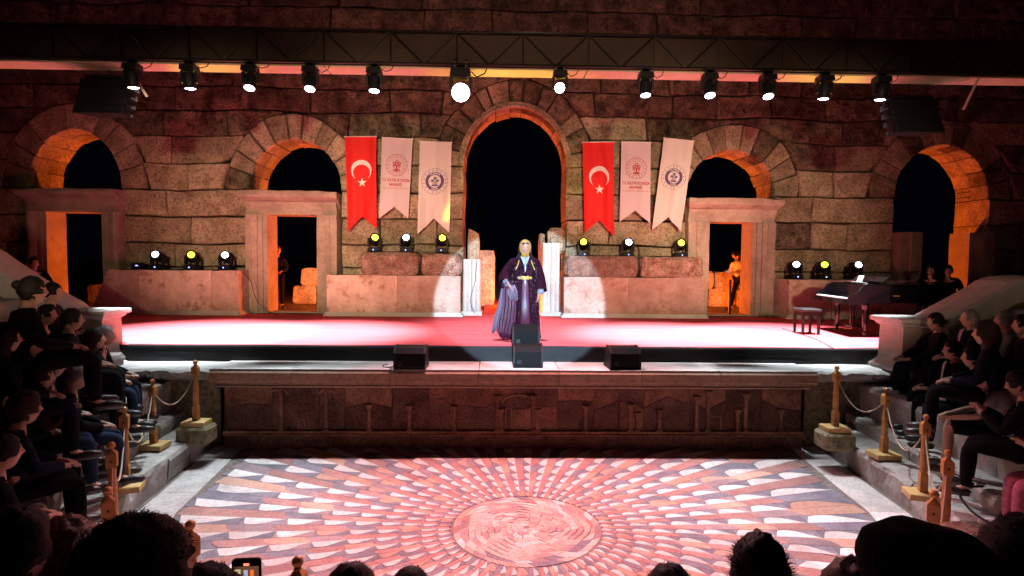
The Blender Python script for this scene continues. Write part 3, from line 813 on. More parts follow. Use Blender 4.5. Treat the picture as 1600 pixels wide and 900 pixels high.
# ------------------------------------------------------------------ moving heads
def moving_head(loc, aim, hanging, lens, label, group, face=None, big=1.0, led=True, sc=1.0):
    t = thing('moving_head_lamp', label, 'stage light', loc, 0, group)
    s_ = -1 if hanging else 1
    mb = MB(); mb.box((0, 0, s_*.05), (.26, .24, .10), top=(.92, .92)); mb.box((0, 0, s_*.105), (.18, .18, .012)); mb.build('base', BLACK, t)
    if hanging:
        mb = MB()
        for sx in (-.07, .07):
            mb.box((sx, 0, .05), (.03, .06, .10)); mb.box((0, 0, .05), (.15, .02, .02)); mb.tube([(sx-.0, -.03, .10), (sx, .0, .13), (sx, .04, .10)], .012, 5)
        mb.build('clamp', BLACKM, t)
        mb = MB(); q_ = rnd.uniform(.05, .12); mb.tube([(.08, .0, -.03), (.14, -.02, .0-q_*.3), (.2, .0, .02-q_), (.3, .02, .03-q_*.6), (.36, .04, .10)], .008, 5); mb.build('power_cable', BLACK, t, smooth=True)
    aimv = Vector(aim).normalized()
    yawa = atan2(-aimv.x, aimv.y)
    H = .12+.155
    for sx in (-1, 1):
        mb = MB(); mb.loft([[(sx*.125*1+dx, dy*(1-.25*u), s_*(.11+u*.20)) for dx, dy in ((-.018, -.05), (.018, -.05), (.018, .05), (-.018, .05))] for u in (0, .35, .8, 1)])
        ar = mb.build('yoke_arm', BLACK, t); ar.rotation_euler.z = 0
    R = aimv.to_track_quat('Z', 'Y').to_matrix()
    c = Vector((0, 0, s_*(H)))
    mb = MB(); mb.lathe([(.055, -.15), (.085, -.14), (.098, -.08), (.10, .02), (.098, .09), (.105, .10), (.105, .13), (.09, .135)], 20, c, R)
    for j in range(8):
        a = 2*pi*j/8; q = c+R @ Vector((.098*cos(a), .098*sin(a), -.05)); mb.box(q, (.014, .014, .06), R.to_euler())
    mb.build('lamp_housing', BLACK, t, smooth=False)
    mb = MB(); mb.lathe([(.001, .142), (.05*big, .149), (.088*big, .137), (.088*big, .128)], 24, c, R, cap=False); mb.build('lens', lens, t, smooth=True)
    if led:
        mb = MB(); mb.ball((.0, -.125, s_*.05), .014, 8, 5); mb.build('status_light', LEDB, t)
    t.scale = (sc,)*3
    return t, Vector(loc)+(c+R @ Vector((0, 0, .17)))*sc
WHITEL = (.80, .92, 1.0); PINKL = (1.0, .43, .46)
tl = [(207, 'first'), (296, 'second'), (391, 'third'), (485, 'fourth'), (585, 'fifth'), (720, 'sixth'), (875, 'seventh'), (1009, 'eighth'), (1109, 'ninth'), (1200, 'tenth'), (1289, 'eleventh'), (1378, 'twelfth and last')]
for i, (px_, nm) in enumerate(tl):
    X = at_y(px_, 112, 8.92).x
    zb = 5.715
    lp = (X, 8.92, zb)
    if i in (5, 6):
        aim = (CAM-Vector((X, 8.92, 5.4)))+Vector((0, 0, -.5 if i == 5 else -1.2)); lens = LENSP; lab = 'burnt out pinkish round lamp glaring at the viewer, %s from left on the beam' % nm
    else:
        tx = -X*.25; aim = Vector((-X*.03, .45, -4.6)) if i in (0, 1, 10, 11) else Vector((-X*.03, -1.9, -4.6)) if i in (2, 3, 8, 9) else Vector((0, -.9, -4.6)); lens = LENSW; lab = 'cool white moving head hanging from the beam, %s from the left' % nm
    t, lp2 = moving_head(lp, aim, True, lens, lab, 'moving heads hanging from the beam', big=1.0 if i != 5 else 1.25, led=False, sc=.84 if i != 5 else 1.2)
    if i in (5, 6): spot('lamp_beam', lp2, (-.5 if i == 5 else .9, 5.6, 0), 3500, PINKL, 80, 1.0, .09, t)
    else: spot('lamp_beam', lp2, Vector(lp2)+aim, (1250 if i in (0, 1, 10, 11) else 350 if i in (4, 7) else 950), WHITEL, (32 if i in (0, 1, 10, 11) else 42), .8, .09, t)
# podium lamps
pod = [(247, 'w', 2.52, 0, 'white lamp on the left podium, nearest its broken end', -.5),
       (300, 'y', 2.52, 0, 'yellow lamp between two white ones on the left podium', 0),
       (353, 'w', 2.52, 0, 'white lamp on the left podium nearest the door with the woman', 0),
       (585, 'y', 2.98, 1, 'yellow lamp under the left red flag', 0),
       (635, 'w', 2.98, 1, 'white lamp under the left pale lilac banner', 0),
       (690, 'y', 2.98, 1, 'yellow lamp under the left ringed emblem banner', 0),
       (912, 'y', 2.92, 1, 'yellow lamp under the right red flag', 0),
       (980, 'w', 2.92, 1, 'white lamp under the right pale lilac banner', .3),
       (1063, 'y', 2.92, 1, 'yellow lamp under the right ringed emblem banner', .5),
       (1243, 'w', 2.42, 0, 'white lamp on the right podium nearest the door with the man', 0),
       (1287, 'y', 2.42, 0, 'yellow lamp between two white ones behind the piano', 0),
       (1337, 'w', 2.42, 0, 'white lamp tilted to the right behind the piano', .6)]
for px_, c_, zt, up_, lab, tilt in pod:
    X = at_y(px_, 420, 13.95).x
    tg = at_y({300: 340, 585: 735, 690: 790, 912: 820, 1063: 850, 1287: 1290}.get(px_, px_), 112, 9.1)
    aim = (tg-Vector((X, 13.95, zt+.3))).normalized()+Vector((tilt*.6, -.35, 0))
    t, lp = moving_head((X, 13.95, zt+.012), aim, False, LENSW if c_ == 'w' else LENSY, lab, 'moving heads standing on the podiums', big=.78, sc=1.1)
    if c_ == 'y': spot('lamp_beam', lp, (tg.x, 9.1, 5.75), 520, (.85, 1.0, .02), 15, .8, .06, t)
    if px_ in (690, 912): spot('lamp_spill', lp, at_y(709 if px_ == 690 else 898, 300, 14.3), 90, (.9, .95, .03), 26, 1.0, .06, t)
    if c_ == 'w': spot('lamp_beam', lp, (X*.95-.3, 9.1, 5.75), 60, (1.0, .9, .75), 30, 1.0, .06, t)
# yellow spill on wall and banner beside the left central lamp
# small dark effect box at the left
p = at_y(216, 415, 13.9)
mb = MB(); mb.box((0, 0, .08), (.22, .2, .16), top=(.9, .8)); mb.box((0, -.09, .13), (.12, .03, .05)); t = thing('power_box', 'small black power box beside the leftmost podium lamp', 'electric box', (p.x, 13.9, 2.53)); mb.build('case', BLACK, t)
mb = MB(); mb.box((.03, -.112, .09), (.05, .01, .02)); mb.build('status_light', LEDB, t)

# ------------------------------------------------------------------ banners
RED = plain('flag_red', (.66, .012, .01), .75); LIL = plain('banner_lilac_white', (.62, .56, .62), .8); CRM = plain('banner_cream_white', (.72, .68, .68), .8)
FW = plain('print_white', (.82, .78, .78), .7); FR = plain('print_crimson', (.42, .02, .035), .7); FP = plain('print_purple', (.09, .05, .19), .7)
def banner(TL, TR, BL, BR, NT, mat, label, kind, Y=14.02, folds=1.0, seed=0):
    P = {k: at_y(v[0], v[1], Y) for k, v in dict(tl=TL, tr=TR, bl=BL, br=BR, n=NT).items()}
    base = (P['tl']+P['tr'])/2
    t = thing('hanging_banner', label, 'banner', tuple(base), 0, 'swallow tailed banners on the wall')
    notch = (P['n'].z - (P['bl'].z+P['br'].z)/2)
    def S(u, v, off=0):
        """u across 0..1, v down 0..1 (v=1 at tips)"""
        a = P['tl'].lerp(P['tr'], u); b_ = P['bl'].lerp(P['br'], u)
        p = a.lerp(b_, v)
        d = folds*(.045*sin(u*10+seed+v*2.2)*(.3+v*.7)+.010*sin(u*17+seed*2-v*3)+.02*noise.noise(Vector((u*2, v*3, seed))))
        p.y += d-off-.03*v
        return p-base
    W = (P['tr']-P['tl']).length; H = (P['tl']-P['bl']).length
    nu, nv = 20, 30; mb = MB(); vs = []
    for j in range(nv+1):
        for i in range(nu+1):
            u = i/nu; vmax = 1-(notch/H)*(1-abs(2*u-1)); vs.append(S(u, j/nv*vmax))
    m2 = nu+1; mb.add(vs, [[j*m2+i, j*m2+i+1, (j+1)*m2+i+1, (j+1)*m2+i] for j in range(nv) for i in range(nu)])
    mb.build('cloth', mat, t, smooth=True)
    mb = MB(); mb.tube([S(-.02, -.004), S(.5, -.004), S(1.02, -.004)], .011, 6); mb.build('top_rod', plain('rod_white', (.7, .7, .7), .4), t)
    for u in (.02, .98):
        mb = MB(); a_ = S(u, -.004); mb.tube([a_, a_+Vector((.02, .12, .16)), a_+Vector((.03, .42, .20))], .005, 5); mb.build('cord', ROPE, t)
    asp = W/H
    def shape(name, poly, m, lv=1):
        """poly in banner units: x,y with width 1, y down measured in widths"""
        bm = bmesh.new()
        vv = [bm.verts.new((x, y, 0)) for x, y in poly]
        bm.faces.new(vv); bmesh.ops.triangulate(bm, faces=bm.faces)
        mb = MB(); bm.verts.index_update()
        mb.add([S(v.co.x, v.co.y*asp, .006+.003*lv) for v in bm.verts], [[v.index for v in f.verts] for f in bm.faces]); bm.free()
        return mb
    def ring(cx, cy, r0, r1, n=40):
        mb = MB(); vs = []
        for j in range(n):
            a = 2*pi*j/n
            for r in (r0, r1): vs.append(S(cx+r*cos(a), (cy+r*sin(a))*asp, .009))
        mb.add(vs, [[2*j, 2*j+1, (2*j+3) % (2*n), (2*j+2) % (2*n)] for j in range(n)]); return mb
    def star(cx, cy, r, ph=-pi/2, k=.382): return [(cx+(r if i % 2 == 0 else r*k)*cos(ph+pi*i/5), cy+(r if i % 2 == 0 else r*k)*sin(ph+pi*i/5)) for i in range(10)]
    def text(s_, cx, cy, size, m, name='lettering', bold=0, width=None, arc=None):
        cu = bpy.data.curves.new('t', 'FONT'); cu.body = s_; cu.size = size; cu.align_x = 'CENTER'; cu.align_y = 'CENTER'; cu.resolution_u = 2; cu.offset = bold
        ob = bpy.data.objects.new('t', cu); col.objects.link(ob); bpy.context.view_layer.update()
        me = ob.to_mesh(); xs_ = [v.co.x for v in me.vertices]; w0 = (max(xs_)-min(xs_)) or 1; k = (width/w0) if width else 1
        mb = MB()
        if arc:
            r, sg = arc
            vv = [(cx+(r+v.co.y*sg)*sin(v.co.x*k/r), cy-sg*(r+v.co.y*sg)*cos(v.co.x*k/r)) for v in me.vertices]
        else: vv = [(cx+v.co.x*k, cy-v.co.y) for v in me.vertices]
        mb.add([S(x, y*asp, .012) for x, y in vv], [list(p.vertices) for p in me.polygons])
        ob.to_mesh_clear(); bpy.data.objects.remove(ob); mb.build(name, m, t)
    if kind == 'flag':
        cx, cy, R, r = .52, 1.06, .33, .265
        n = 26; a0 = 0.0
        # crescent opening downwards: outer circle minus inner circle shifted down
        d = .082; xi = (R*R-r*r+d*d)/(2*d); hy = sqrt(R*R-xi*xi)
        aO = atan2(xi, hy); aI = atan2(xi-d, hy)
        out = [(cx+R*cos(a), cy+R*sin(a)) for a in [aO+(-(pi+2*aO))*i/n for i in range(n+1)]]
        inn = [(cx+r*cos(a), cy+d+r*sin(a)) for a in [aI+(-(pi+2*aI))*i/n for i in range(n+1)]][::-1]
        mb = shape('c', out+inn[1:-1], FW); mb.build('crescent', FW, t)
        mb = shape('s', star(cx, 1.45, .155), FW); mb.build('star', FW, t)
    if kind == 'ministry':
        cx, cy = .52, .87
        ring(cx, cy, .345, .36).build('emblem_ring', FR, t); ring(cx, cy, .245, .253).build('emblem_ring', FR, t)
        mb = MB()
        for j in range(16):
            a = 2*pi*j/16; q = shape('s', star(cx+.30*cos(a), cy+.30*sin(a), .030, a), FR); mb.add(q.v, q.f)
        mb.build('star_ring', FR, t)['kind'] = 'stuff'
        mb = MB()
        for dx, dy, r0, r1 in ((0, -.13, .028, .05), (-.085, -.06, .028, .055), (.085, -.06, .028, .055), (0, -.03, .03, .055), (-.085, .03, .02, .045), (.085, .03, .02, .045), (-.07, .16, .02, .045), (.07, .16, .02, .045)):
            q = ring(cx+dx, cy+dy, r0, r1, 12); mb.add(q.v, q.f)
        q = shape('s', [(cx-.018, cy-.02), (cx+.018, cy-.02), (cx+.025, cy+.14), (cx+.1, cy+.205), (cx-.1, cy+.205), (cx-.025, cy+.14)], FR); mb.add(q.v, q.f)
        mb.build('tree_emblem', FR, t)
        text('T.C. KÜLTÜR VE TURİZM', .51, 1.37, .13, FR, bold=.004, width=.90)
        text('BAKANLIĞI', .51, 1.51, .13, FR, bold=.004, width=.42)
        text('GÜZEL SANATLAR GENEL MÜDÜRLÜĞÜ', .51, 1.63, .06, FR, width=.86)
    if kind == 'emblem':
        cx, cy = .5, 1.24
        mb = MB(); n = 48
        for j in range(0, n, 1):
            if j % 2: continue
            a, b_ = 2*pi*j/n, 2*pi*(j+1.3)/n
            q = shape('s', [(cx+.40*cos(a), cy+.40*sin(a)), (cx+.415*cos(a), cy+.415*sin(a)), (cx+.415*cos(b_), cy+.415*sin(b_)), (cx+.40*cos(b_), cy+.40*sin(b_))], FP); mb.add(q.v, q.f)
        mb.build('dashed_ring', FP, t)['kind'] = 'stuff'
        mb = MB()
        for j in range(16):
            a = 2*pi*j/16+.2; q = shape('s', star(cx+.345*cos(a), cy+.345*sin(a), .028, a), FP); mb.add(q.v, q.f)
        mb.build('star_ring', FP, t)['kind'] = 'stuff'
        ring(cx, cy, .205, .295).build('emblem_ring', FP, t)
        text('T.C. BURDUR', cx, cy, .06, FW, width=.36, arc=(.25, 1), bold=.003); text('VALİLİĞİ', cx, cy, .06, FW, width=.22, arc=(.25, -1), bold=.003)
        mb = MB()
        for dx, dy, r in ((0, -.10, .045), (-.09, -.02, .038), (.09, -.02, .038), (-.05, -.05, .02), (.05, -.05, .02)):
            q = ring(cx+dx, cy+dy, .008, r, 14); mb.add(q.v, q.f)
        for dx in (-.045, -.015, .015, .045):
            q = shape('s', [(cx+dx-.008, cy-.03), (cx+dx+.008, cy-.03), (cx+dx*1.5+.008, cy+.12), (cx+dx*1.5-.008, cy+.12)], FP); mb.add(q.v, q.f)
        q = shape('s', [(cx-.12, cy+.12), (cx, cy+.10), (cx+.12, cy+.12), (cx+.10, cy+.15), (cx-.10, cy+.15)], FP); mb.add(q.v, q.f)
        mb.build('column_emblem', FP, t)
    return t
banner((538, 214), (588, 214), (544, 362), (589, 357), (566, 338), RED, 'red flag banner with white crescent and star, left of the central arch', 'flag', seed=1)
banner((597, 215), (645, 218), (593, 341), (638, 342), (616, 323), LIL, 'pale lilac banner with crimson round emblem and lettering, left of the central arch', 'ministry', folds=.5, seed=2)
banner((656, 221), (706, 223), (653, 366), (702, 364), (678, 341), CRM, 'cream banner with dark ringed emblem, yellow light on its edge, left of the central arch', 'emblem', seed=3, folds=1.3)
banner((910, 223), (959, 222), (913, 363), (959, 369), (937, 345), RED, 'red flag banner with white crescent and star, right of the central arch', 'flag', seed=4)
banner((971, 222), (1017, 223), (968, 347), (1015, 349), (992, 329), LIL, 'pale lilac banner with crimson round emblem and lettering, right of the central arch', 'ministry', folds=.5, seed=5)
banner((1037, 216), (1084, 221), (1019, 359), (1063, 362), (1044, 339), CRM, 'cream banner with purple ringed emblem hanging askew, right of the central arch', 'emblem', seed=6, folds=.8)

# ------------------------------------------------------------------ floor monitors
GRILL = plain('speaker_grille', (.006, .006, .007), .7, spec=.15, bump=1.0, scale=160)
def monitor(px_, py_, Z, w_, label, tilt=0):
    p = at_z(px_, py_, Z)
    t = thing('floor_monitor', label, 'loudspeaker', (p.x, p.y, Z), tilt, 'wedge monitors along the stage edge')
    # seen from behind: tall rounded back towards the hall
    h = .33; d = .40
    pr = [(-.0, 0), (d, 0), (d, .10), (.24, h), (.05, h-.02), (-.015, h*.72), (-.02, .06)]
    mb = MB(); mb.prism(pr, -w_/2+.03, w_/2-.03, 'x'); mb.build('cabinet', GRILL, t)
    for s_ in (-1, 1):
        mb = MB(); q = [(a*1.02-.004, b_*1.03) for a, b_ in pr]; x = s_*(w_/2-.014)
        mb.prism(q, x-.014, x+.014, 'x'); mb.build('end_cheek', BLACK, t)
    mb = MB(); mb.box((-w_/2+.09, -.021, .09), (.06, .012, .06)); mb.build('socket_plate', BLACKM, t)
    return t
monitor(640, 578, 1.246, .46, 'black wedge loudspeaker on the marble ledge, left of the two stacked ones')
monitor(825, 575, 1.246, .44, 'bluish lit wedge loudspeaker on the marble ledge below the performer')
monitor(822, 542, 1.488, .43, 'wedge loudspeaker on the carpet edge right at the performer\'s feet')
monitor(977, 578, 1.246, .46, 'black wedge loudspeaker on the marble ledge, right of the centre', .05)
# ------------------------------------------------------------------ hung line arrays
def array(px0, px1, py0, py1, Y, label, side):
    a = at_y(px0, py0, Y); b_ = at_y(px1, py1, Y); w_ = b_.x-a.x; H = a.z-b_.z
    t = thing('hanging_speaker', label, 'loudspeaker', ((a.x+b_.x)/2, Y, b_.z), 0, 'line arrays hung at the sides')
    n = 4; h = H/n
    for i in range(n):
        z = h*(i+.5); dy = .03*(n-i)**1.4
        mb = MB(); mb.loft([[(-w_/2, -.02-dy, z-h/2+.006), (w_/2, -.02-dy, z-h/2+.006), (w_*.36, .42-dy, z-h/2+.03), (-w_*.36, .42-dy, z-h/2+.03)],
                             [(-w_/2, -.02-dy*.8, z+h/2-.006), (w_/2, -.02-dy*.8, z+h/2-.006), (w_*.36, .42-dy, z+h/2-.03), (-w_*.36, .42-dy, z+h/2-.03)]])
        mb.build('cabinet', GRILL, t)
        for s_ in (-1, 1):
            mb = MB(); mb.box((s_*(w_/2+.012), .12-dy, z), (.02, .10, h*.7)); mb.build('side_rail', BLACKM, t)
    mb = MB(); mb.box((0, .1, H+.03), (w_*.8, .3, .05)); mb.tube([(0, .1, H+.05), (0, .1, H+.35)], .012, 6); mb.build('flying_frame', BLACKM, t)
array(128, 205, 123, 183, 9.2, 'black loudspeaker array hanging left of the first lamp of the beam', -1)
array(1390, 1460, 155, 212, 9.2, 'black loudspeaker array hanging right of the last lamp of the beam', 1)

# ------------------------------------------------------------------ piano, bench, stands
PB = plain('piano_lacquer', (.006, .006, .008), .08, spec=.6)
IV = plain('ivory_keys', (.8, .78, .72), .3); GOLD = plain('brass', (.75, .5, .15), .3, .9)
px0 = at_z(1284, 524, 1.49)
t = thing('grand_piano', 'black grand piano with keys to the left at the right side of the stage', 'piano', (px0.x+.34, 10.3, 1.49), -.10); t.scale = (.93, .93, .95)
out = [(0, 0), (0, 1.48), (.45, 1.48), (1.7, 1.46), (2.2, 1.35), (2.42, 1.1), (2.40, .85), (2.2, .66), (1.8, .5), (1.3, .22), (.8, .03), (.45, 0)]
cas = out[1:]+[out[0]]
o2 = [(.34, .0), (.8, .03), (1.3, .22), (1.8, .5), (2.2, .66), (2.40, .85), (2.42, 1.1), (2.2, 1.35), (1.7, 1.46), (.34, 1.48)]
mb = MB(); mb.prism(o2, .66, .985, 'z'); mb.build('case', PB, t)
mb = MB(); mb.prism([(0, 0), (.35, 0), (.35, 1.48), (0, 1.48)], .62, .72, 'z'); mb.build('key_bed', PB, t)
for y in (.02, 1.46):
    mb = MB(); mb.prism([(0, .72), (.02, .80), (.10, .83), (.18, .86), (.26, .96), (.35, .985), (.35, .72)], 0, .04, 'z') ; 
    mb = MB(); mb.prism([(0, .72), (.35, .72), (.35, .985), (.27, .97), (.2, .87), (.1, .82), (.02, .80)], y-.02, y+.02, 'y'); mb.build('key_cheek', PB, t)
for i in range(52):
    pass
mb = MB()
for i in range(52): mb.box((.09, .07+i*.0258, .735), (.15, .0245, .022))
o = mb.build('white_keys', IV, t); o['kind'] = 'stuff'
mb = MB()
for i in range(51):
    if i % 7 in (0, 1, 3, 4, 5): mb.box((.125, .083+i*.0258, .752), (.09, .012, .014))
o = mb.build('black_keys', PB, t); o['kind'] = 'stuff'
mb = MB(); mb.prism([(x-.0, y) for x, y in o2], .992, 1.012, 'z'); mb.build('lid', PB, t)
mb = MB(); mb.box((.78, .75, 1.10), (.02, 1.2, .16), rot=(0, .9, 0)); mb.box((1.05, .75, 1.05), (.5, 1.38, .02), rot=(0, -.12, 0)); mb.build('folded_lid_front', PB, t)
mb = MB(); mb.box((.55, .7, 1.03), (.16, .34, .008), rot=(0, .15, 0)); mb.box((.62, .8, 1.10), (.01, .2, .14), rot=(0, .35, 0)); mb.build('sheet_music', plain('paper', (.75, .75, .72), .6), t)
for x, y in ((.42, .18), (.42, 1.3), (2.05, 1.0)):
    mb = MB(); mb.lathe([(.05, .66), (.075, .60), (.055, .52), (.05, .3), (.042, .1), (.05, .09), (.03, .07)], 8, (x, y, 0)); mb.ball((x, y, .035), .033, 8, 5); mb.box((x, y, .08), (.05, .05, .05)); mb.build('leg', PB, t)
mb = MB(); mb.box((.45, .72, .14), (.16, .3, .05)); mb.tube([(.45, .66, .14), (.45, .66, .62)], .02, 6); mb.tube([(.45, .78, .14), (.45, .78, .62)], .02, 6); mb.tube([(.6, .72, .62), (.47, .72, .18)], .01, 5); mb.build('pedal_lyre', PB, t)
for dy in (-.07, 0, .07):
    mb = MB(); mb.box((.34, .72+dy, .10), (.12, .03, .015)); mb.build('pedal', GOLD, t)
mb = MB(); mb.box((.9, -.0, .80), (.12, .008, .02)); mb.build('name_plate', GOLD, t)
b0 = at_z(1262, 521, 1.49)
t = thing('piano_bench', 'dark piano bench with padded top left of the piano', 'bench', (b0.x, b0.y+.05, 1.49))
mb = MB(); mb.loft([[(sx*a, sy*b_, z) for sx, sy in ((-1, -1), (1, -1), (1, 1), (-1, 1))] for a, b_, z in ((.17, .17, .42), (.185, .19, .435), (.185, .19, .46), (.165, .165, .478))]); mb.build('padded_top', plain('bench_leather', (.02, .02, .022), .5, spec=.2), t)
mb = MB(); mb.box((0, 0, .385), (.33, .33, .07)); mb.build('apron', plain('bench_wood', (.012, .006, .005), .5, spec=.2), t)
for sx in (-1, 1):
    for sy in (-1, 1):
        mb = MB(); mb.loft([[(sx*.15-a, sy*.15-a, z), (sx*.15+a, sy*.15-a, z), (sx*.15+a, sy*.15+a, z), (sx*.15-a, sy*.15+a, z)] for a, z in ((.018, 0), (.024, .35))]); mb.build('leg', MATS['bench_wood'], t)
def mic_stand(px_, py_, h, boom, label):
    p = at_z(px_, py_, 1.49); t = thing('microphone_stand', label, 'microphone stand', (p.x, p.y, 1.49))
    mb = MB(); mb.tube([(0, 0, .08), (0, 0, h)], .009, 6); mb.build('pole', BLACKM, t)
    for k in range(3):
        a = 2*pi*k/3+.5; mb = MB(); mb.tube([(0, 0, .16), (.28*cos(a), .28*sin(a), .01)], .008, 5); mb.build('foot', BLACKM, t)
    if boom:
        mb = MB(); mb.tube([(-.25*boom[0], 0, h-.1), (0, 0, h), boom], .007, 5); mb.build('boom', BLACKM, t)
        mb = MB(); mb.lathe([(.008, -.1), (.012, -.02), (.022, 0), (.02, .04), (.005, .055)], 8, boom, Vector(boom).to_track_quat('Z', 'Y').to_matrix()); mb.build('microphone', BLACKM, t)
mic_stand(1298, 508, .62, None, 'short black stand between the bench and the piano legs')
mic_stand(1338, 517, 1.10, (.35, -.05, 1.12), 'black microphone stand in front of the piano case')
mic_stand(1412, 497, 1.15, (.3, .02, 1.13), 'black microphone stand at the tail of the piano')

# ------------------------------------------------------------------ rope posts
def newel(loc, label, rz=0, wood=WOOD, scale=1.0):
    t = thing('rope_post', label, 'rope post', loc, rz, 'turned wooden rope posts round the orchestra')
    mb = MB(); mb.loft([[(sx*a, sy*b_, z) for sx, sy in ((-1, -1), (1, -1), (1, 1), (-1, 1))] for a, b_, z in ((.15, .12, 0), (.155, .125, .008), (.155, .125, .06), (.147, .117, .068))]); mb.build('base_block', WOODL if wood is WOOD else wood, t)
    mb = MB(); a = .036
    mb.loft([[(sx*r, sy*r, z) for sx, sy in ((-1, -1), (1, -1), (1, 1), (-1, 1))] for r, z in ((a, .069), (a, .26), (a*.8, .275))])
    mb.lathe([(.030, .276), (.036, .29), (.030, .305), (.037, .32), (.037, .44), (.033, .47), (.038, .48), (.033, .49), (.038, .50), (.033, .51), (.038, .52), (.034, .535), (.030, .60), (.034, .66), (.030, .675)], 12)
    r4 = .040
    mb.loft([[(sx*r, sy*r, z) for sx, sy in ((-1, -1), (1, -1), (1, 1), (-1, 1))] for r, z in ((r4*.8, .676), (r4, .69), (r4, .80), (.016, .828))])
    mb.build('shaft', wood, t)
    mb = MB(); mb.lathe([(.014, .82), (.022, .835), (.014, .843)]+[(max(.003, .031*cos(b_)), .872+.031*sin(b_)) for b_ in [-1.2+.3*i for i in range(10)]], 14); mb.build('ball_finial', wood, t, smooth=True)
    mb = MB(); mb.tube([(0, -.047, .745), (0, .047, .745)], .009, 6); mb.build('rope_eye', BLACKM, t)
    return t
posts = {}
def P_(key, px_, py_, lab, top=1.245, rz=0, base=None, wood=WOOD):
    p = at_z(px_, py_, top); zb = top-.905 if base is None else base
    posts[key] = Vector((p.x, p.y, zb)); newel((p.x, p.y, zb), lab, rz, wood)
P_('l1', 305, 562, 'wooden rope post standing at the dark corner by the left side wall', 1.44)
P_('l2', 238, 592, 'wooden rope post on pale base, second from the stage on the left', 1.27)
P_('l3', 194, 635, 'orange rope post on the left step, third from the stage', 1.25, .3)
P_('l4', 174, 690, 'rope post on the left step half hidden behind the nearest left post', 1.25, .4)
P_('l5', 168, 760, 'near rope post on the left step with drooping rope, just above the dark haired head', 1.25, .6)
P_('l6', 297, 812, 'short looking rope post at the bottom left beside the big dark head', 1.25, .9)
P_('m', 465, 868, 'rope post whose ball top just shows at the bottom edge, right of the phone', 1.25, 0)
P_('r6', 1372, 833, 'rope post at the bottom right beside the black cap', 1.25, -.9)
P_('r5', 1460, 765, 'darker rope post in front of the taller one on the right steps', 1.25, -.6)
P_('r4', 1482, 702, 'tall orange rope post on the right steps, rope hanging down its shaft', 1.25, -.4)
P_('r3', 1447, 647, 'orange rope post on the right steps, third from the stage', 1.25, -.3)
P_('r2', 1385, 605, 'yellowish rope post on pale base, second from the stage on the right', 1.27)
P_('r1', 1308, 571, 'yellow lit rope post standing at the dark corner by the right side wall', 1.44)
for q in ('l1', 'r1'):
    b_ = posts[q]
    block('footing_stone', b_.x-.22, b_.x+.22, b_.y-.17, b_.y+.17, .30, b_.z-.002, OLIVE, 'rough stone under the rope post %s' % {'l1': 'in the corner by the left side wall', 'r1': 'in the corner by the right side wall', 'l2': 'second from the stage on the left', 'r2': 'second from the stage on the right'}[q], 'stone block', .012, 'stones under the rope posts')
def rope(a, b_, sag, label):
    A = posts[a]+Vector((0, 0, .745)); B = posts[b_]+Vector((0, 0, .745))
    pts = []
    for i in range(25):
        u = i/24; p = A.lerp(B, u); p.z -= sag*(1-(2*u-1)**2); p.y -= 0; pts.append(p)
    mb = MB(); mb.tube(pts, .0085, 6); tag(mb.build('rope', ROPE, smooth=True), label, 'rope', 'ropes strung between the wooden posts')
rope('l1', 'l2', .30, 'rope sagging between the two left posts nearest the stage')
rope('l2', 'l3', .42, 'rope sagging between the second and third left posts')
rope('l3', 'l4', .38, 'rope hanging along the third left post towards the fourth')
rope('l4', 'l5', .42, 'rope between the two left posts that stand one behind the other')
rope('l5', 'l6', .45, 'rope from the near left post down behind the big dark head')
rope('l6', 'm', .45, 'rope from the bottom left post towards the phone')
rope('m', 'r6', .6, 'rope crossing below the bottom edge between the two bottom posts')
rope('r6', 'r5', .45, 'rope from the post by the black cap up to the right')
rope('r5', 'r4', .42, 'rope between the two right posts that stand one behind the other')
rope('r4', 'r3', .40, 'rope between the tall right post and the third right post')
rope('r3', 'r2', .42, 'rope sagging between the second and third right posts')
rope('r2', 'r1', .30, 'rope sagging between the two right posts nearest the stage')

# cables
def cable(pts, r, label, mat=BLACK):
    P = [Vector(p) for p in pts]; out_ = []
    for i in range(len(P)-1):
        a = P[max(i-1, 0)]; b_ = P[i]; c_ = P[i+1]; d = P[min(i+2, len(P)-1)]
        for k in range(8):
            u = k/8; out_.append(.5*((2*b_)+(c_-a)*u+(2*a-5*b_+4*c_-d)*u*u+(3*b_-a-3*c_+d)*u**3))
    out_.append(P[-1]); mb = MB(); mb.tube(out_, r, 5); tag(mb.build('cable', mat, smooth=True), label, 'cable')
cable([at_z(x, y, .567) for x, y in ((1446, 705), (1480, 735), (1540, 757))], .008, 'thin black cable running over the right step past the tall rope post')
cable([at_z(x, y, .567) for x, y in ((1536, 760), (1502, 762), (1500, 775), (1520, 800), (1560, 825), (1610, 850))], .011, 'thick black cable looping on the right step near the bare shoes')
cable([at_z(x, y, 1.495) for x, y in ((1222, 513), (1245, 520), (1275, 530), (1308, 547))], .006, 'thin cable on the carpet running from the bench to the stage edge')
cable([at_y(x, y, 13.55) for x, y in ((378, 424), (392, 440), (398, 462), (410, 480), (432, 493))], .008, 'black cable drooping from the left podium down beside the door frame')
cable([(x, 13.75+.03*sin(x*5), 2.533 if x < -6.3 else 2.5) for x in (-9.2, -8.6, -8.0, -7.4, -6.8, -6.5)], .010, 'black cable lying along the top of the left podium')
cable([(x, 13.78+.03*sin(x*5), 3.0) for x in (-3.5, -3.0, -2.6, -2.0, -1.5)], .010, 'black cable lying along the red stones under the left flags')
cable([(x, 13.78+.03*sin(x*5), 2.955) for x in (1.5, 2.0, 2.6, 3.3, 4.2)], .010, 'black cable lying along the red stones under the right flags')
cable([at_y(745, 408, 13.9), at_y(742, 440, 13.9), at_y(735, 470, 13.88), at_y(742, 490, 13.88)], .007, 'thin dark cable hanging on the left white jamb')
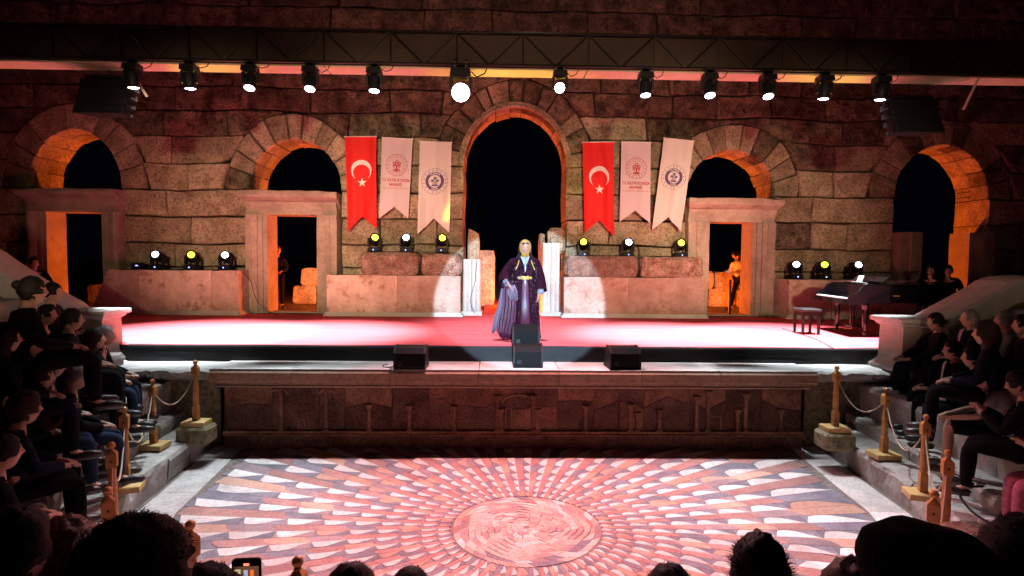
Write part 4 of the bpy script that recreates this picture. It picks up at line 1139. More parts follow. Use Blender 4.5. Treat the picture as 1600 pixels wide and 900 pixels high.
cable([at_z(x, y, 1.253) for x, y in ((606, 569), (598, 571), (604, 574), (618, 572))], .007, 'curled cable end at the left wedge loudspeaker')
# ------------------------------------------------------------------ people
def V(*a): return Vector(a)
def skin_mesh(name, nodes, edges, root, mats, sub=1):
    """one continuous surface grown round a skeleton; nodes: key -> (pos, radius or (rx, ry))"""
    keys = list(nodes); idx = {k: i for i, k in enumerate(keys)}
    me = bpy.data.meshes.new('skeleton'); me.from_pydata([tuple(nodes[k][0]) for k in keys], [(idx[a], idx[b]) for a, b in edges], [])
    ob = bpy.data.objects.new('skeleton', me); col.objects.link(ob)
    md = ob.modifiers.new('Skin', 'SKIN'); md.use_smooth_shade = True; md.branch_smoothing = .6
    sv = me.skin_vertices[0].data
    for i, k in enumerate(keys):
        r = nodes[k][1]; sv[i].radius = r if isinstance(r, tuple) else (r, r); sv[i].use_root = (k == root)
    if sub:
        s_ = ob.modifiers.new('Sub', 'SUBSURF'); s_.levels = sub; s_.render_levels = sub
    dg = bpy.context.evaluated_depsgraph_get()
    out = bpy.data.meshes.new_from_object(ob.evaluated_get(dg)); out.name = name
    bpy.data.objects.remove(ob); bpy.data.meshes.remove(me)
    out.materials.clear()
    for m in mats: out.materials.append(m)
    for p in out.polygons: p.use_smooth = True; p.material_index = 0
    return out

def face_shape(d, k=1.06):
    x, y, z = .074*d[0], .092*d[1], .114*d[2]
    if d[2] < 0:
        t = -d[2]; x *= 1-.34*t*t; y *= 1-.10*t
        if d[1] > 0: y += .012*t*t
        else: y *= 1-.25*t
    if d[1] > 0:
        g_ = lambda cx, cz, sx, sz: exp(-((x-cx)/sx)**2-((z-cz)/sz)**2)
        y += .020*g_(0, -.018, .012, .016)+.011*g_(0, .0, .009, .022)
        y -= .009*(g_(.030, .012, .017, .012)+g_(-.030, .012, .017, .012))
        y += .005*g_(0, .034, .05, .012)+.006*(g_(0, -.050, .022, .006)+g_(0, -.062, .018, .006))-.004*g_(0, -.056, .02, .003)
        y += .006*g_(0, -.09, .02, .014)+.003*(g_(.04, -.02, .016, .016)+g_(-.04, -.02, .016, .016))
    return Vector((x*k, y*k, z*k))
def add_head(me_mb, c, R, n=28, m=22):
    vs = []
    for j in range(m+1):
        a = -pi/2+pi*j/m
        for i in range(n):
            b_ = 2*pi*i/n+pi/2
            vs.append(c+R @ face_shape((cos(a)*cos(b_), cos(a)*sin(b_), sin(a))))
    me_mb.add(vs, [[j*n+i, j*n+(i+1) % n, (j+1)*n+(i+1) % n, (j+1)*n+i] for j in range(m) for i in range(n)])
    for s_ in (-1, 1):   # ears
        q = MB(); q.ball((0, 0, 0), 1, 8, 6, (.010, .020, .032)); me_mb.add([c+R @ (Vector(v)+V(s_*.074, -.008, -.005)) for v in q.v], q.f)
    me_mb.cur = 1
    for s_ in (-1, 1):
        q = MB(); q.ball((0, 0, 0), .0105, 8, 6, (1.2, 1, .8)); me_mb.add([c+R @ (Vector(v)+V(s_*.030, .0745, .011)) for v in q.v], q.f)
    me_mb.cur = 2
    q = MB(); q.ball((0, 0, 0), 1, 10, 6, (.021, .008, .008)); me_mb.add([c+R @ (Vector(v)+V(0, .0835, -.056)) for v in q.v], q.f)
    me_mb.cur = 0
def append_mb(me, mb):
    """append MB geometry to an evaluated skin mesh, keeping one mesh"""
    bm = bmesh.new(); bm.from_mesh(me); vv = [bm.verts.new(v) for v in mb.v]
    for f, i in zip(mb.f, mb.mi):
        try: ff = bm.faces.new([vv[k] for k in f])
        except ValueError: continue
        ff.material_index = i; ff.smooth = True
    bmesh.ops.recalc_face_normals(bm, faces=bm.faces); bm.to_mesh(me); bm.free()

def hair_mesh(c, R, style, seed=0, k=1.0):
    """closed shell of hair standing off the skull, dipping inside it over the face; plus loose strands"""
    mb = MB(); n, m = 30, 22; vs = []
    th = {'short': .014, 'crop': .006, 'long': .022, 'bun': .014, 'curly': .030, 'spiky': .020, 'thin': .008}[style]
    for j in range(m+1):
        a = -pi/2+pi*j/m
        for i in range(n):
            b_ = 2*pi*i/n+pi/2; d = V(cos(a)*cos(b_), cos(a)*sin(b_), sin(a))
            p = face_shape(d)
            front = d.y > .1; low = {'short': -.42, 'crop': -.35, 'thin': -.3, 'spiky': -.3}.get(style, -.6)+.1*noise.noise(d*6+V(seed, 2, 1))
            line = (.50 if abs(d.x) < .45 else .28 if abs(d.x) < .72 else -.18)+.12*noise.noise(d*5+V(seed, 1, 1))
            cover = (d.z > line) if front else (d.z > low)
            nz = noise.noise(p*38+V(seed, 0, 0)); nz2 = noise.noise(p*90+V(seed, 3, 0))
            t = th*(1+.55*nz+.3*nz2) if cover else -.012
            p = p*(1+t/.095)
            if style in ('long',) and d.z < .25 and not (d.y > .35):
                f = (.25-d.z)/1.25; p.z -= .22*f; p.x *= 1+.35*f*(1+.3*nz); p.y = p.y*(1-.2*f)-.015
            if style == 'spiky' and d.z > .2: p.z += .035*d.z*(1+.6*nz2)
            vs.append(c+R @ p)
    mb.add(vs, [[j*n+i, j*n+(i+1) % n, (j+1)*n+(i+1) % n, (j+1)*n+i] for j in range(m) for i in range(n)])
    if style == 'bun':
        q = MB(); q.ball((0, -.10, .06), .042, 12, 8); mb.add([c+R @ Vector(v) for v in q.v], q.f)
    return mb
def strands(mb, c, R, count, ln, seed=0, low=-.2, up=0.0, wd=.0011, long_=False):
    rr = random.Random(seed)
    for _ in range(count):
        z = rr.uniform(low, 1); b_ = rr.uniform(0, 2*pi); q = sqrt(max(0, 1-z*z)); d = V(q*cos(b_), q*sin(b_), z)
        if d.y > .3 and d.z < .35: continue
        p = face_shape(d)*1.08
        if long_ and z < .25: f = (.25-z)/1.25; p.z -= .22*f; p.x *= 1+.35*f
        t = V(rr.uniform(-1, 1), rr.uniform(-1, 1), rr.uniform(-.6, .4)); t = (t-d*t.dot(d)).normalized()
        L = ln*rr.uniform(.5, 1.3); e = (t*.75+d*(.35+up)+V(0, 0, up*.5)).normalized()
        side = d.cross(e).normalized()*wd; mid = p+e*L*.5+d*L*.12; tip = p+e*L+(d*-.15+t*.1)*L
        mb.add([c+R @ v for v in (p-side, p+side, mid+side*.8, mid-side*.8, tip)], [[0, 1, 2, 3], [3, 2, 4]])

SK = [plain('skin_light', (.56, .34, .25), .5), plain('skin_tan', (.42, .25, .17), .5), plain('skin_brown', (.30, .17, .11), .5)]
EYE = plain('eye_dark', (.05, .04, .04), .2); LIP = plain('lip', (.40, .13, .12), .45)
HB = plain('hair_black', (.010, .008, .007), .65, spec=.2); HD = plain('hair_dark_brown', (.03, .016, .011), .6, spec=.25); HR = plain('hair_auburn', (.16, .045, .02), .4); HG = plain('hair_grey', (.22, .21, .20), .6)
def cloth(name, c): return plain('cloth_'+name, c, .95, spec=.1, var=.25, bump=.35, scale=22)
CL = {k: cloth(k, v) for k, v in dict(black=(.007, .007, .008), navy=(.008, .011, .024), brown=(.05, .03, .02), grey=(.20, .19, .18), white=(.62, .60, .60), maroon=(.12, .02, .02), jeans=(.018, .03, .06), pink=(.55, .16, .26), olive=(.06, .06, .035), beige=(.30, .24, .18), lilac=(.35, .28, .42)).items()}
SHOE = plain('shoe_leather', (.02, .017, .015), .4); SHOEW = plain('shoe_white', (.6, .56, .56), .5)

def hand_nodes(nodes, edges, w_, dirv, side, key, curl=.5, palm=V(0, 0, -1)):
    """palm and five unequal fingers rooted at wrist w_, pointing along dirv"""
    d = dirv.normalized(); lat = d.cross(palm).normalized(); pn = palm
    pk = key+'p'; nodes[pk] = (w_+d*.045, (.017, .026)); edges.append((key, pk))
    for f, (off, L) in enumerate(((-.030, .068), (-.010, .078), (.010, .072), (.029, .056))):
        a = w_+d*.085+lat*off*.9; b_ = a+d*L*.5*(1-curl*.2)+pn*L*.18*curl; e = b_+d*L*.45*(1-curl*.9)+pn*L*.5*curl
        for q, p, r in (('a', a, .0105), ('b', b_, .0085), ('c', e, .0065)): nodes[f'{key}{f}{q}'] = (p, r)
        edges += [(pk, f'{key}{f}a'), (f'{key}{f}a', f'{key}{f}b'), (f'{key}{f}b', f'{key}{f}c')]
    t1 = w_+d*.035-lat*side*.036; t2 = t1+d*.03-lat*side*.012+pn*.012*curl
    nodes[key+'t1'] = (t1, .011); nodes[key+'t2'] = (t2, .008); edges += [(pk, key+'t1'), (key+'t1', key+'t2')]

def seated(lean=0.0, arms='lap', yaw=0, pitch=0, twist=0, spread=.13):
    n = {}; e = []
    Lx = twist
    n['pel'] = (V(0, .0, .10), .125); n['bel'] = (V(0, lean*.25, .26), .12); n['che'] = (V(0, lean*.6, .44), .135)
    n['nb'] = (V(0, lean*.8, .56), .068); n['nk'] = (V(0, lean*.86+.004, .60), .056); n['hd'] = (V(0, lean*.92+.010, .65), .052)
    e += [('pel', 'bel'), ('bel', 'che'), ('che', 'nb'), ('nb', 'nk'), ('nk', 'hd')]
    AR = {'lap': ((.25, .08, .27), (.07, .33, .20)), 'crossed': ((.25, .12, .29), (-.06, .24, .30)), 'phone': ((.22, .16, .28), (.07, .36, .44)),
          'knees': ((.25, .16, .27), (.13, .42, .19)), 'clap': ((.23, .10, .29), (.035, .30, .40)), 'one': ((.24, .10, .28), (.09, .36, .22))}[arms]
    for s_, k in ((-1, 'L'), (1, 'R')):
        sh = V(s_*.172, lean*.75, .53); el = V(s_*AR[0][0], AR[0][1]+lean*.5, AR[0][2]); wr = V(s_*AR[1][0], AR[1][1]+lean*.3, AR[1][2]+(.03*s_ if arms == 'crossed' else 0))
        n['sh'+k] = (sh, .056); n['el'+k] = (el, .040); n['fa'+k] = (el.lerp(wr, .5), .036); n['wr'+k] = (wr, .025)
        e += [('che', 'sh'+k), ('sh'+k, 'el'+k), ('el'+k, 'fa'+k), ('fa'+k, 'wr'+k)]
        d = (wr-el).normalized(); hand_nodes(n, e, wr, (d+V(-s_*.35, .1, 0)), s_, 'wr'+k, .7, V(0, -.15, -1).normalized())
        n['hp'+k] = (V(s_*.10, .10, .09), .088); n['th'+k] = (V(s_*(.09+spread)/1.9, .28, .095), .074); n['kn'+k] = (V(s_*spread, .46, .08), .056)
        n['ca'+k] = (V(s_*spread, .46, -.12), .052); n['an'+k] = (V(s_*spread*1.05, .47, -.34), .036); n['fo'+k] = (V(s_*spread*1.15, .57, -.375), .036); n['to'+k] = (V(s_*spread*1.2, .66, -.385), .026)
        e += [('pel', 'hp'+k), ('hp'+k, 'th'+k), ('th'+k, 'kn'+k), ('kn'+k, 'ca'+k), ('ca'+k, 'an'+k), ('an'+k, 'fo'+k), ('fo'+k, 'to'+k)]
    head = V(0, lean*.95+.035, .722)
    R = (Matrix.Rotation(yaw, 3, 'Z') @ Matrix.Rotation(pitch, 3, 'X'))
    return n, e, head, R
def standing(arms='down', stride=0.0, lean=0.0, yaw=0, pitch=0):
    n = {}; e = []
    n['pel'] = (V(0, 0, .95), .12); n['bel'] = (V(0, lean*.3, 1.10), .11); n['che'] = (V(0, lean*.7, 1.27), .122)
    n['nb'] = (V(0, lean*.9, 1.40), .06); n['nk'] = (V(0, lean+.008, 1.46), .05); n['hd'] = (V(0, lean*1.05+.015, 1.53), .046)
    e += [('pel', 'bel'), ('bel', 'che'), ('che', 'nb'), ('nb', 'nk'), ('nk', 'hd')]
    for s_, k in ((-1, 'L'), (1, 'R')):
        AR = {'down': (V(s_*.24, -.02, 1.10), V(s_*.25, .06, .87)), 'clasp': (V(s_*.24, .03, 1.10), V(s_*.06, .20, 1.02)), 'work': (V(s_*.25, .12, 1.12), V(s_*.18, .36, 1.10))}[arms]
        sh = V(s_*.17, lean*.8, 1.365)
        n['sh'+k] = (sh, .055); n['el'+k] = (AR[0], .04); n['fa'+k] = (AR[0].lerp(AR[1], .5), .035); n['wr'+k] = (AR[1], .024)
        e += [('che', 'sh'+k), ('sh'+k, 'el'+k), ('el'+k, 'fa'+k), ('fa'+k, 'wr'+k)]
        hand_nodes(n, e, AR[1], (AR[1]-AR[0]), s_, 'wr'+k, .5, V(-s_*.8, .1, -.1).normalized() if arms == 'down' else V(0, -.15, -1).normalized())
        st = s_*stride
        n['hp'+k] = (V(s_*.09, 0, .90), .09); n['kn'+k] = (V(s_*.10, st*.5+.02, .50), .056); n['ca'+k] = (V(s_*.10, st*.8, .34), .052); n['an'+k] = (V(s_*.105, st, .10), .036)
        n['fo'+k] = (V(s_*.115, st+.09, .045), .036); n['to'+k] = (V(s_*.125, st+.17, .032), .026)
        e += [('pel', 'hp'+k), ('hp'+k, 'kn'+k), ('kn'+k, 'ca'+k), ('ca'+k, 'an'+k), ('an'+k, 'fo'+k), ('fo'+k, 'to'+k)]
    R = (Matrix.Rotation(yaw, 3, 'Z') @ Matrix.Rotation(pitch, 3, 'X'))
    return n, e, V(0, lean*1.1+.03, 1.585), R
def garment(n, e, keys, grow, cut=None, short=False):
    nn = {}; ee = []
    for k in keys:
        p, r = n[k]; nn[k] = (p, (r if isinstance(r, float) else max(r))+grow)
    ee = [(a, b_) for a, b_ in e if a in nn and b_ in nn]
    return nn, ee
TOPK = ['pel', 'bel', 'che', 'nb', 'shL', 'elL', 'faL', 'shR', 'elR', 'faR']
LEGK = ['pel', 'hpL', 'thL', 'knL', 'caL', 'anL', 'hpR', 'thR', 'knR', 'caR', 'anR']
cache = {}
def person(label, loc, rz, pose, top, bottom, hair='short', hmat=HB, skin=0, short=False, sleeves=True, shoes=SHOE, group=None, extra=None, fine=0, scale=1.0, hat=None, legs=True, shirt=None):
    n, e, hc, R = pose
    t = thing('person', label, 'person', loc, rz, group); t.scale = (scale,)*3
    me = skin_mesh('body', n, e, 'pel', [SK[skin], EYE, LIP], 1)
    mb = MB(); add_head(mb, hc, R, 28, 22); append_mb(me, mb); link('body', me, t)
    tk = TOPK+(['wrL', 'wrR'] if False else [])
    if not sleeves: tk = [k for k in tk if k[:2] != 'fa']
    gn, ge = garment(n, e, tk, .022)
    if sleeves:
        for k in 'LR':
            gn['cu'+k] = (n['fa'+k][0].lerp(n['wr'+k][0], .85), .036); ge.append(('fa'+k, 'cu'+k))
    gn['pel'] = (gn['pel'][0], .158); gn['che'] = (gn['che'][0], .168); gn['bel'] = (gn['bel'][0], .152); gn['nb'] = (gn['nb'][0]+V(0, -.008, .018), .080)
    link('top_garment', skin_mesh('top', gn, ge, 'pel', [top], 1), t)
    lk = [k for k in LEGK if k in n]
    if short: lk = [k for k in lk if k[:2] not in ('an', 'ca')]
    gn, ge = garment(n, e, lk, .012)
    link('shorts' if short else 'trousers', skin_mesh('legs', gn, ge, 'pel', [bottom], 1), t)
    for k in 'LR':
        a, b_, c_ = n['an'+k][0], n['fo'+k][0], n['to'+k][0]
        mb = MB(); mb.tube([a+V(0, -.045, -.045), a+V(0, -.01, -.035), b_+V(0, 0, 0), c_, c_+V(0, .03, -.004)], [.03, .044, .046, .038, .012], 10); mb.build('shoe', shoes, t, smooth=True)
    if shirt:
        mb = MB(); q = n['che'][0]; mb.loft([[(-.05, q.y+.135, q.z+.10), (.05, q.y+.135, q.z+.10), (.03, q.y+.11, q.z+.14), (-.03, q.y+.11, q.z+.14)], [(-.012, q.y+.165, q.z-.12), (.012, q.y+.165, q.z-.12), (.012, q.y+.15, q.z-.12), (-.012, q.y+.15, q.z-.12)]]); mb.build('shirt_front', shirt, t)
    if hair:
        hm = hair_mesh(hc, R, hair, seed=hash_(label))
        if fine: strands(hm, hc, R, fine, {'short': .03, 'curly': .045, 'long': .05, 'spiky': .05, 'crop': .012}.get(hair, .03), hash_(label), low=-.5 if hair == 'long' else -.2, up=.9 if hair == 'spiky' else 0, long_=hair == 'long')
        hm.build('hair', hmat, t, smooth=True)
    if hat:
        mb = MB(); rings = []
        for r, z, dy in ((.093, .02, 0), (.099, .05, 0), (.108, .085, .0), (.100, .118, -.002), (.075, .138, -.004), (.03, .147, -.005), (.004, .149, -.005)):
            rings.append([hc+R @ V(r*cos(2*pi*i/22)*.97, r*1.14*sin(2*pi*i/22)+dy, z+.003*sin(i*5+z*60)) for i in range(22)])
        mb.loft(rings); mb.build('cap', hat, t, smooth=True)
        mb = MB(); v0 = []
        for i in range(9):
            a = pi*(i/8)
            for rr_, zz in ((1.0, .028), (1.62, .012)): v0.append(hc+R @ V(.085*cos(a)*(1 if rr_ == 1 else .95), .06+.08*sin(a)*rr_*.8+.02, zz))
        mb.add(v0, [[2*i, 2*i+1, 2*i+3, 2*i+2] for i in range(8)]); mb.build('visor', hat, t, smooth=True)
    if extra: extra(t, n, hc, R)
    return t
def hash_(s_): return sum(ord(c_)*(i+1) for i, c_ in enumerate(s_)) % 997
def look(p, q): return atan2(-(q[0]-p[0]), q[1]-p[1])
def sit(label, hx, hy, depth_or_z, pose_kw, top, bottom, by='z', target=(.4, 9.6), **kw):
    """place a seated figure by where its head is in the hall"""
    if by == 'z':
        zs = 1.722+.4*max(0, round((depth_or_z-1.722)/.4))
        if abs(zs-depth_or_z) <= .1: depth_or_z = zs
    H = at_z(hx, hy, depth_or_z) if by == 'z' else at_y(hx, hy, depth_or_z)
    rz = look(H, target)+kw.pop('turn', 0)
    pose = seated(**pose_kw); off = Matrix.Rotation(rz, 3, 'Z') @ pose[2]
    s_ = kw.get('scale', 1.0); loc = H-off*s_
    return person(label, tuple(loc), rz, pose, top, bottom, **kw)
def glasses(t, n, hc, R):
    mb = MB()
    for s_ in (-1, 1):
        mb.tube([hc+R @ V(s_*.031+.022*cos(a), .098, .010+.018*sin(a)) for a in [2*pi*i/12 for i in range(13)]], .0018, 4)
        mb.tube([hc+R @ V(s_*.053, .095, .014), hc+R @ V(s_*.078, .0, .012)], .0016, 4)
    mb.tube([hc+R @ V(-.01, .099, .012), hc+R @ V(.01, .099, .012)], .0016, 4); mb.build('glasses', BLACKM, t)
def badge(t, n, hc, R):
    q = n['bel'][0]; mb = MB(); mb.box((.03, q.y+.155, q.z+.06), (.07, .006, .09), rot=(.1, 0, 0)); mb.build('name_badge', plain('badge_white', (.8, .8, .85), .5), t)
    mb = MB(); mb.tube([n['nb'][0]+V(-.06, .06, .02), q+V(.03, .165, .11)], .003, 4); mb.tube([n['nb'][0]+V(.06, .06, .02), q+V(.03, .165, .11)], .003, 4); mb.build('lanyard', CL['navy'], t)
def chestmark(t, n, hc, R):
    q = n['che'][0]; mb = MB(); mb.box((.0, q.y+.148, q.z+.0), (.05, .006, .06)); mb.build('chest_print', CL['black'], t)

GL = 'people seated on the left'; GR = 'people seated on the right'
L_ = [  # x, y, z of head, pose, top, bottom, kw, label
 (82, 457, 2.37, dict(arms='lap', yaw=-.1), 'black', 'black', dict(hair='short'), 'dark haired spectator seen against the sloping white slab'),
 (72, 492, 2.13, dict(arms='lap', lean=.1), 'black', 'navy', dict(hair='crop', skin=1), 'short haired man just below the one against the white slab'),
 (36, 505, 2.08, dict(arms='crossed'), 'brown', 'black', dict(hair='curly', skin=1), 'curly haired spectator with folded arms at the left edge, upper row'),
 (147, 530, 1.86, dict(arms='lap', lean=.05), 'black', 'jeans', dict(hair='long', hmat=HD), 'long haired woman sitting close behind the man with the white badge'),
 (164, 524, 1.88, dict(arms='one', lean=.14, spread=.16), 'black', 'black', dict(hair='crop', hmat=HG, skin=1, extra=badge), 'grey haired man in black jacket with a white name badge, next to the left pedestal'),
 (110, 552, 1.78, dict(arms='phone'), 'navy', 'black', dict(hair='short', skin=1), 'spectator three seats in from the left pedestal holding a phone'),
 (82, 572, 1.72, dict(arms='lap', lean=.12, pitch=-.1), 'maroon', 'black', dict(hair='long', hmat=HR), 'auburn haired woman leaning forward on the left'),
 (14, 595, 1.75, dict(arms='lap'), 'black', 'black', dict(hair='short', skin=0, extra=glasses), 'spectator with glasses and red lit face at the left edge'),
 (62, 590, 1.68, dict(arms='clap', lean=.08), 'brown', 'jeans', dict(hair='bun', hmat=HD), 'woman with hair in a bun clapping on the left'),
 (5, 708, 1.45, dict(arms='lap', lean=.1), 'black', 'black', dict(hair='short', extra=glasses), 'nearest spectator cut by the left edge, with glasses'),
 (112, 500, 2.2, dict(arms='lap'), 'black', 'black', dict(hair='short', skin=1), 'dark figure between the white slab and the long haired woman'),
 (8, 530, 2.1, dict(arms='lap'), 'black', 'navy', dict(hair='long'), 'long haired dark figure at the left edge, third row'),
 (118, 590, 1.62, dict(arms='lap', lean=.1), 'black', 'jeans', dict(hair='thin', hmat=HG, skin=1), 'thin haired man in jeans in the front row at the left'),
 (38, 640, 1.6, dict(arms='one', lean=.12), 'navy', 'black', dict(hair='curly', hmat=HD, skin=1), 'curly haired spectator in navy in the front row at the left'),
 (50, 455, 2.5, dict(arms='lap'), 'black', 'black', dict(hair='bun', skin=1), 'dark figure high up below the far left door'),
]
for x, y, z, pk, tp, bt, kw, lab in L_:
    sit(lab, x, y, z, pk, CL[tp], CL[bt], group=GL, fine=260, **kw)
R_ = [
 (1462, 503, 2.02, dict(arms='knees', lean=.02, yaw=.1), 'black', 'navy', dict(hair='short', skin=1), 'dark haired man in dark jacket beside the right pedestal, hands on knee'),
 (1516, 498, 2.10, dict(arms='lap'), 'black', 'black', dict(hair='crop', hmat=HG, skin=0, shirt=CL['lilac']), 'man in dark suit with lilac shirt and tie in front of the right slab'),
 (1569, 502, 2.12, dict(arms='crossed', pitch=-.15), 'grey', 'black', dict(hair='thin', hmat=HG, skin=1), 'man in grey knitted top with folded arms in the upper right row'),
 (1600, 508, 2.12, dict(arms='lap'), 'black', 'black', dict(hair='short', skin=0), 'pale faced spectator cut by the right edge, upper row'),
 (1489, 548, 1.80, dict(arms='one', lean=.03), 'black', 'black', dict(hair='short', skin=1, shirt=CL['white']), 'bearded man in black suit with open white shirt in the front row at the right'),
 (1520, 559, 1.76, dict(arms='lap', lean=.03), 'black', 'black', dict(hair='bun', hmat=HB, skin=0), 'woman in black with dark hair beside the man in white shirt and suit'),
 (1548, 579, 1.70, dict(arms='knees', lean=.1, pitch=-.35), 'white', 'black', dict(hair='short', skin=1, short=True, sleeves=False, shoes=SHOE, extra=chestmark), 'man in white t-shirt and shorts looking down at the right'),
 (1594, 600, 1.66, dict(arms='phone', lean=.08, pitch=-.3), 'black', 'black', dict(hair='short', skin=1), 'spectator bent over a phone at the right edge'),
 (1640, 648, 1.50, dict(arms='phone', lean=.22, pitch=-.2, spread=.10), 'black', 'pink', dict(hair='long', skin=0, shoes=SHOEW, sleeves=False), 'person in pink trousers and white shoes at the right edge with forearms stretched out'),
 (1541, 522, 2.12, dict(arms='lap'), 'navy', 'black', dict(hair='long', hmat=HD), 'long haired dark figure between the two right rows'),
]
for x, y, z, pk, tp, bt, kw, lab in R_:
    if lab.startswith('person in pink'): sit(lab, x, y, z, pk, CL[tp], CL[bt], group=GR, target=(-.5, 7.2), fine=260, **kw)
    else: sit(lab, x, y, z, pk, CL[tp], CL[bt], group=GR, target=(.2, 9.6), fine=260, **kw)

GF = 'heads of the rows in front of the camera'
F_ = [
 (203, 926, 1.0, dict(arms='lap', yaw=-.35, pitch=.05), 'black', dict(hair='short', hmat=HD, fine=2600, skin=1), 'big dark head of short tousled hair at the bottom left, nearest of all'),
 (96, 885, 1.75, dict(arms='lap', yaw=-.2), 'black', dict(hair='long', hmat=HR, fine=2600), 'woman with auburn hair falling to the shoulders at the bottom left'),
 (12, 868, 1.6, dict(arms='lap', yaw=-.2), 'black', dict(hair='bun', hmat=HB, fine=700), 'dark head with a shining hair clip at the bottom left corner'),
 (312, 985, 1.2, dict(arms='phone', yaw=-.3), 'navy', dict(hair='short', hmat=HD, fine=900, extra=glasses), 'low dark head with glasses between the big dark head and the phone'),
 (547, 950, 1.75, dict(arms='lap'), 'black', dict(hair='short', hmat=HD, fine=900), 'top of a brown head at the bottom edge, left of the middle'),
 (640, 940, 2.1, dict(arms='lap'), 'black', dict(hair='crop', hmat=HB, fine=500), 'small top of a dark head at the bottom edge near the middle'),
 (1048, 952, 1.75, dict(arms='lap'), 'black', dict(hair='short', hmat=HB, fine=900), 'top of a dark head at the bottom edge, left of the spiky hair'),
 (1188, 912, 1.98, dict(arms='lap', yaw=.15), 'black', dict(hair='spiky', hmat=HB, fine=2200), 'head with tall spiky black hair at the bottom right'),
 (1450, 965, .93, dict(arms='lap'), 'black', dict(hair='crop', hmat=HB, hat=CL['black']), 'wide black cap at the bottom right'),
 (1334, 955, 1.75, dict(arms='lap'), 'black', dict(hair='curly', hmat=HD, fine=700), 'curly brown head just left of the black cap'),
 (1612, 915, 1.1, dict(arms='lap'), 'black', dict(hair='short', hmat=HB, fine=700), 'dark head cut by the bottom right corner'),
]
for x, y, Y, pk, tp, kw, lab in F_:
    sit(lab, x, y, Y, pk, CL[tp], CL['black'], by='y', group=GF, target=(0, 12), **kw)
# hair clip
p = at_y(42, 812, 1.62)
t = thing('hair_clip', 'shining metal hair clip on the dark head at the bottom left corner', 'hair clip', tuple(p))
mb = MB()
for i in range(7): mb.ball((.006*sin(i), 0, .012*(i-3)), .0055, 6, 4)
mb.build('beads', plain('clip_metal', (.8, .85, 1.0), .12, 1.0), t)
# phone
p = at_y(386, 916, 1.47)
t = thing('smartphone', 'phone held up with a bright screen at the bottom edge', 'phone', tuple(p), .08)
mb = MB(); q = []
for cx_, cz_, a0 in ((.028, .066, 0), (-.028, .066, 90), (-.028, -.066, 180), (.028, -.066, 270)):
    q += [(cx_+.008*cos(radians(a0+k*22.5)), cz_+.008*sin(radians(a0+k*22.5))) for k in range(5)]
mb.prism(q, -.004, .004, 'y'); mb.build('case', BLACK, t)
def scr(n_, x0, x1, z0, z1, c_, s_, dy=.0045):
    mb = MB(); mb.box(((x0+x1)/2, -dy, (z0+z1)/2), (x1-x0, .0006, z1-z0)); mb.build(n_, plain('screen_'+n_, (.02, .02, .02), .2, emit=c_, strength=s_), t)
scr('screen_backdrop', -.031, .031, -.066, .055, (.16, .07, .04), .8)
scr('screen_left_column', -.031, -.014, -.066, .048, (.75, .6, .3), .9, .0052)
scr('screen_figure', -.006, .004, -.05, .046, (.5, .55, .75), .8, .0054)
scr('screen_flame_column', .010, .019, -.066, .046, (1.0, .16, .03), 1.0, .0056)
scr('record_pill', -.006, .008, .0575, .0635, (1, .2, .12), 2.0, .0056)

# people behind the stage
person('woman in dark clothes with orange lit face standing inside the left central door', (-6.38, 15.9, 1.44), pi+.5, standing('clasp', yaw=.2), CL['black'], CL['black'], 'short', HR, 0, shoes=SHOE)
person('man in white shirt and dark trousers bending in the right central door', (6.55, 16.3, 1.44), pi/2+.3, standing('work', .18, .12, pitch=-.5), CL['white'], CL['black'], 'short', HB, 1)
def seat_at(label, x, y, z, rz, **k): return person(label, (x, y, z), rz, seated(arms='knees', lean=.1), CL['black'], CL['black'], 'short', HB, 1)
seat_at('dark figure sitting inside the far left door, only the bent legs lit', -10.75, 16.4, 1.85, -pi/2+.2)
def chair(x, y, z, rz, label):
    t = thing('chair', label, 'chair', (x, y, z), rz, 'plain chairs at the back of the stage')
    mb = MB(); mb.box((0, 0, .44), (.44, .42, .04)); mb.build('seat', BLACK, t)
    mb = MB(); mb.box((0, -.2, .72), (.42, .03, .34), rot=(-.12, 0, 0)); mb.build('backrest', BLACK, t)
    for sx in (-1, 1):
        for sy in (-1, 1):
            mb = MB(); mb.tube([(sx*.19, sy*.18, 0), (sx*.18, sy*.17, .42 if sy > 0 else .6)], .014, 6); mb.build('leg', BLACKM, t)
for px_, nm in ((1455, 'left'), (1482, 'right')):
    q = at_y(px_, 408, 12.7)
    chair(q.x, 12.75, 1.49, pi*.8, 'chair of the %s dark figure sitting beyond the piano tail' % nm)
    seat_at('%s of two dark figures sitting beyond the piano tail against the orange arch' % nm, q.x, 12.7, 1.96, pi*.8)
q = at_y(50, 400, 12.4)
chair(q.x, 12.45, 1.49, -pi*.7, 'chair of the dark figure sitting below the far left door')
for o_ in ():
    pass
seat_at('dark figure sitting on the stage in front of the far left door frame', q.x, 12.4, 1.96, -pi*.7)
bx = thing('iron_post', 'thin dark iron post in the right central doorway', 'post', (5.55, 14.5, 1.48)); mb = MB(); mb.box((0, 0, .45), (.05, .05, .9)); mb.box((0, 0, .01), (.16, .16, .02)); mb.build('shaft', BLACKM, bx)

# ------------------------------------------------------------------ the performer
VEL = plain('purple_velvet', (.015, .002, .008), .9, spec=.06, var=.6, scale=14, bump=.3); SAT = plain('plum_satin', (.06, .009, .034), .45, var=.2, scale=5)
LIN = plain('lilac_lining', (.15, .11, .17), .7, spec=.1); GLD = plain('gold_coin', (.42, .26, .05), .4, .25, spec=.3); JAB = plain('pale_silk', (.19, .23, .32), .6); VEI = plain('violet_veil', (.010, .003, .014), .7); SEQ = plain('sequin', (.75, .45, .60), .3, .3)
pp = at_z(819, 530, 1.49)
pt_ = thing('person', 'performer in a purple robe with a gold coin headdress standing in the spotlight circle', 'performer', (pp.x, pp.y, 1.485), pi)
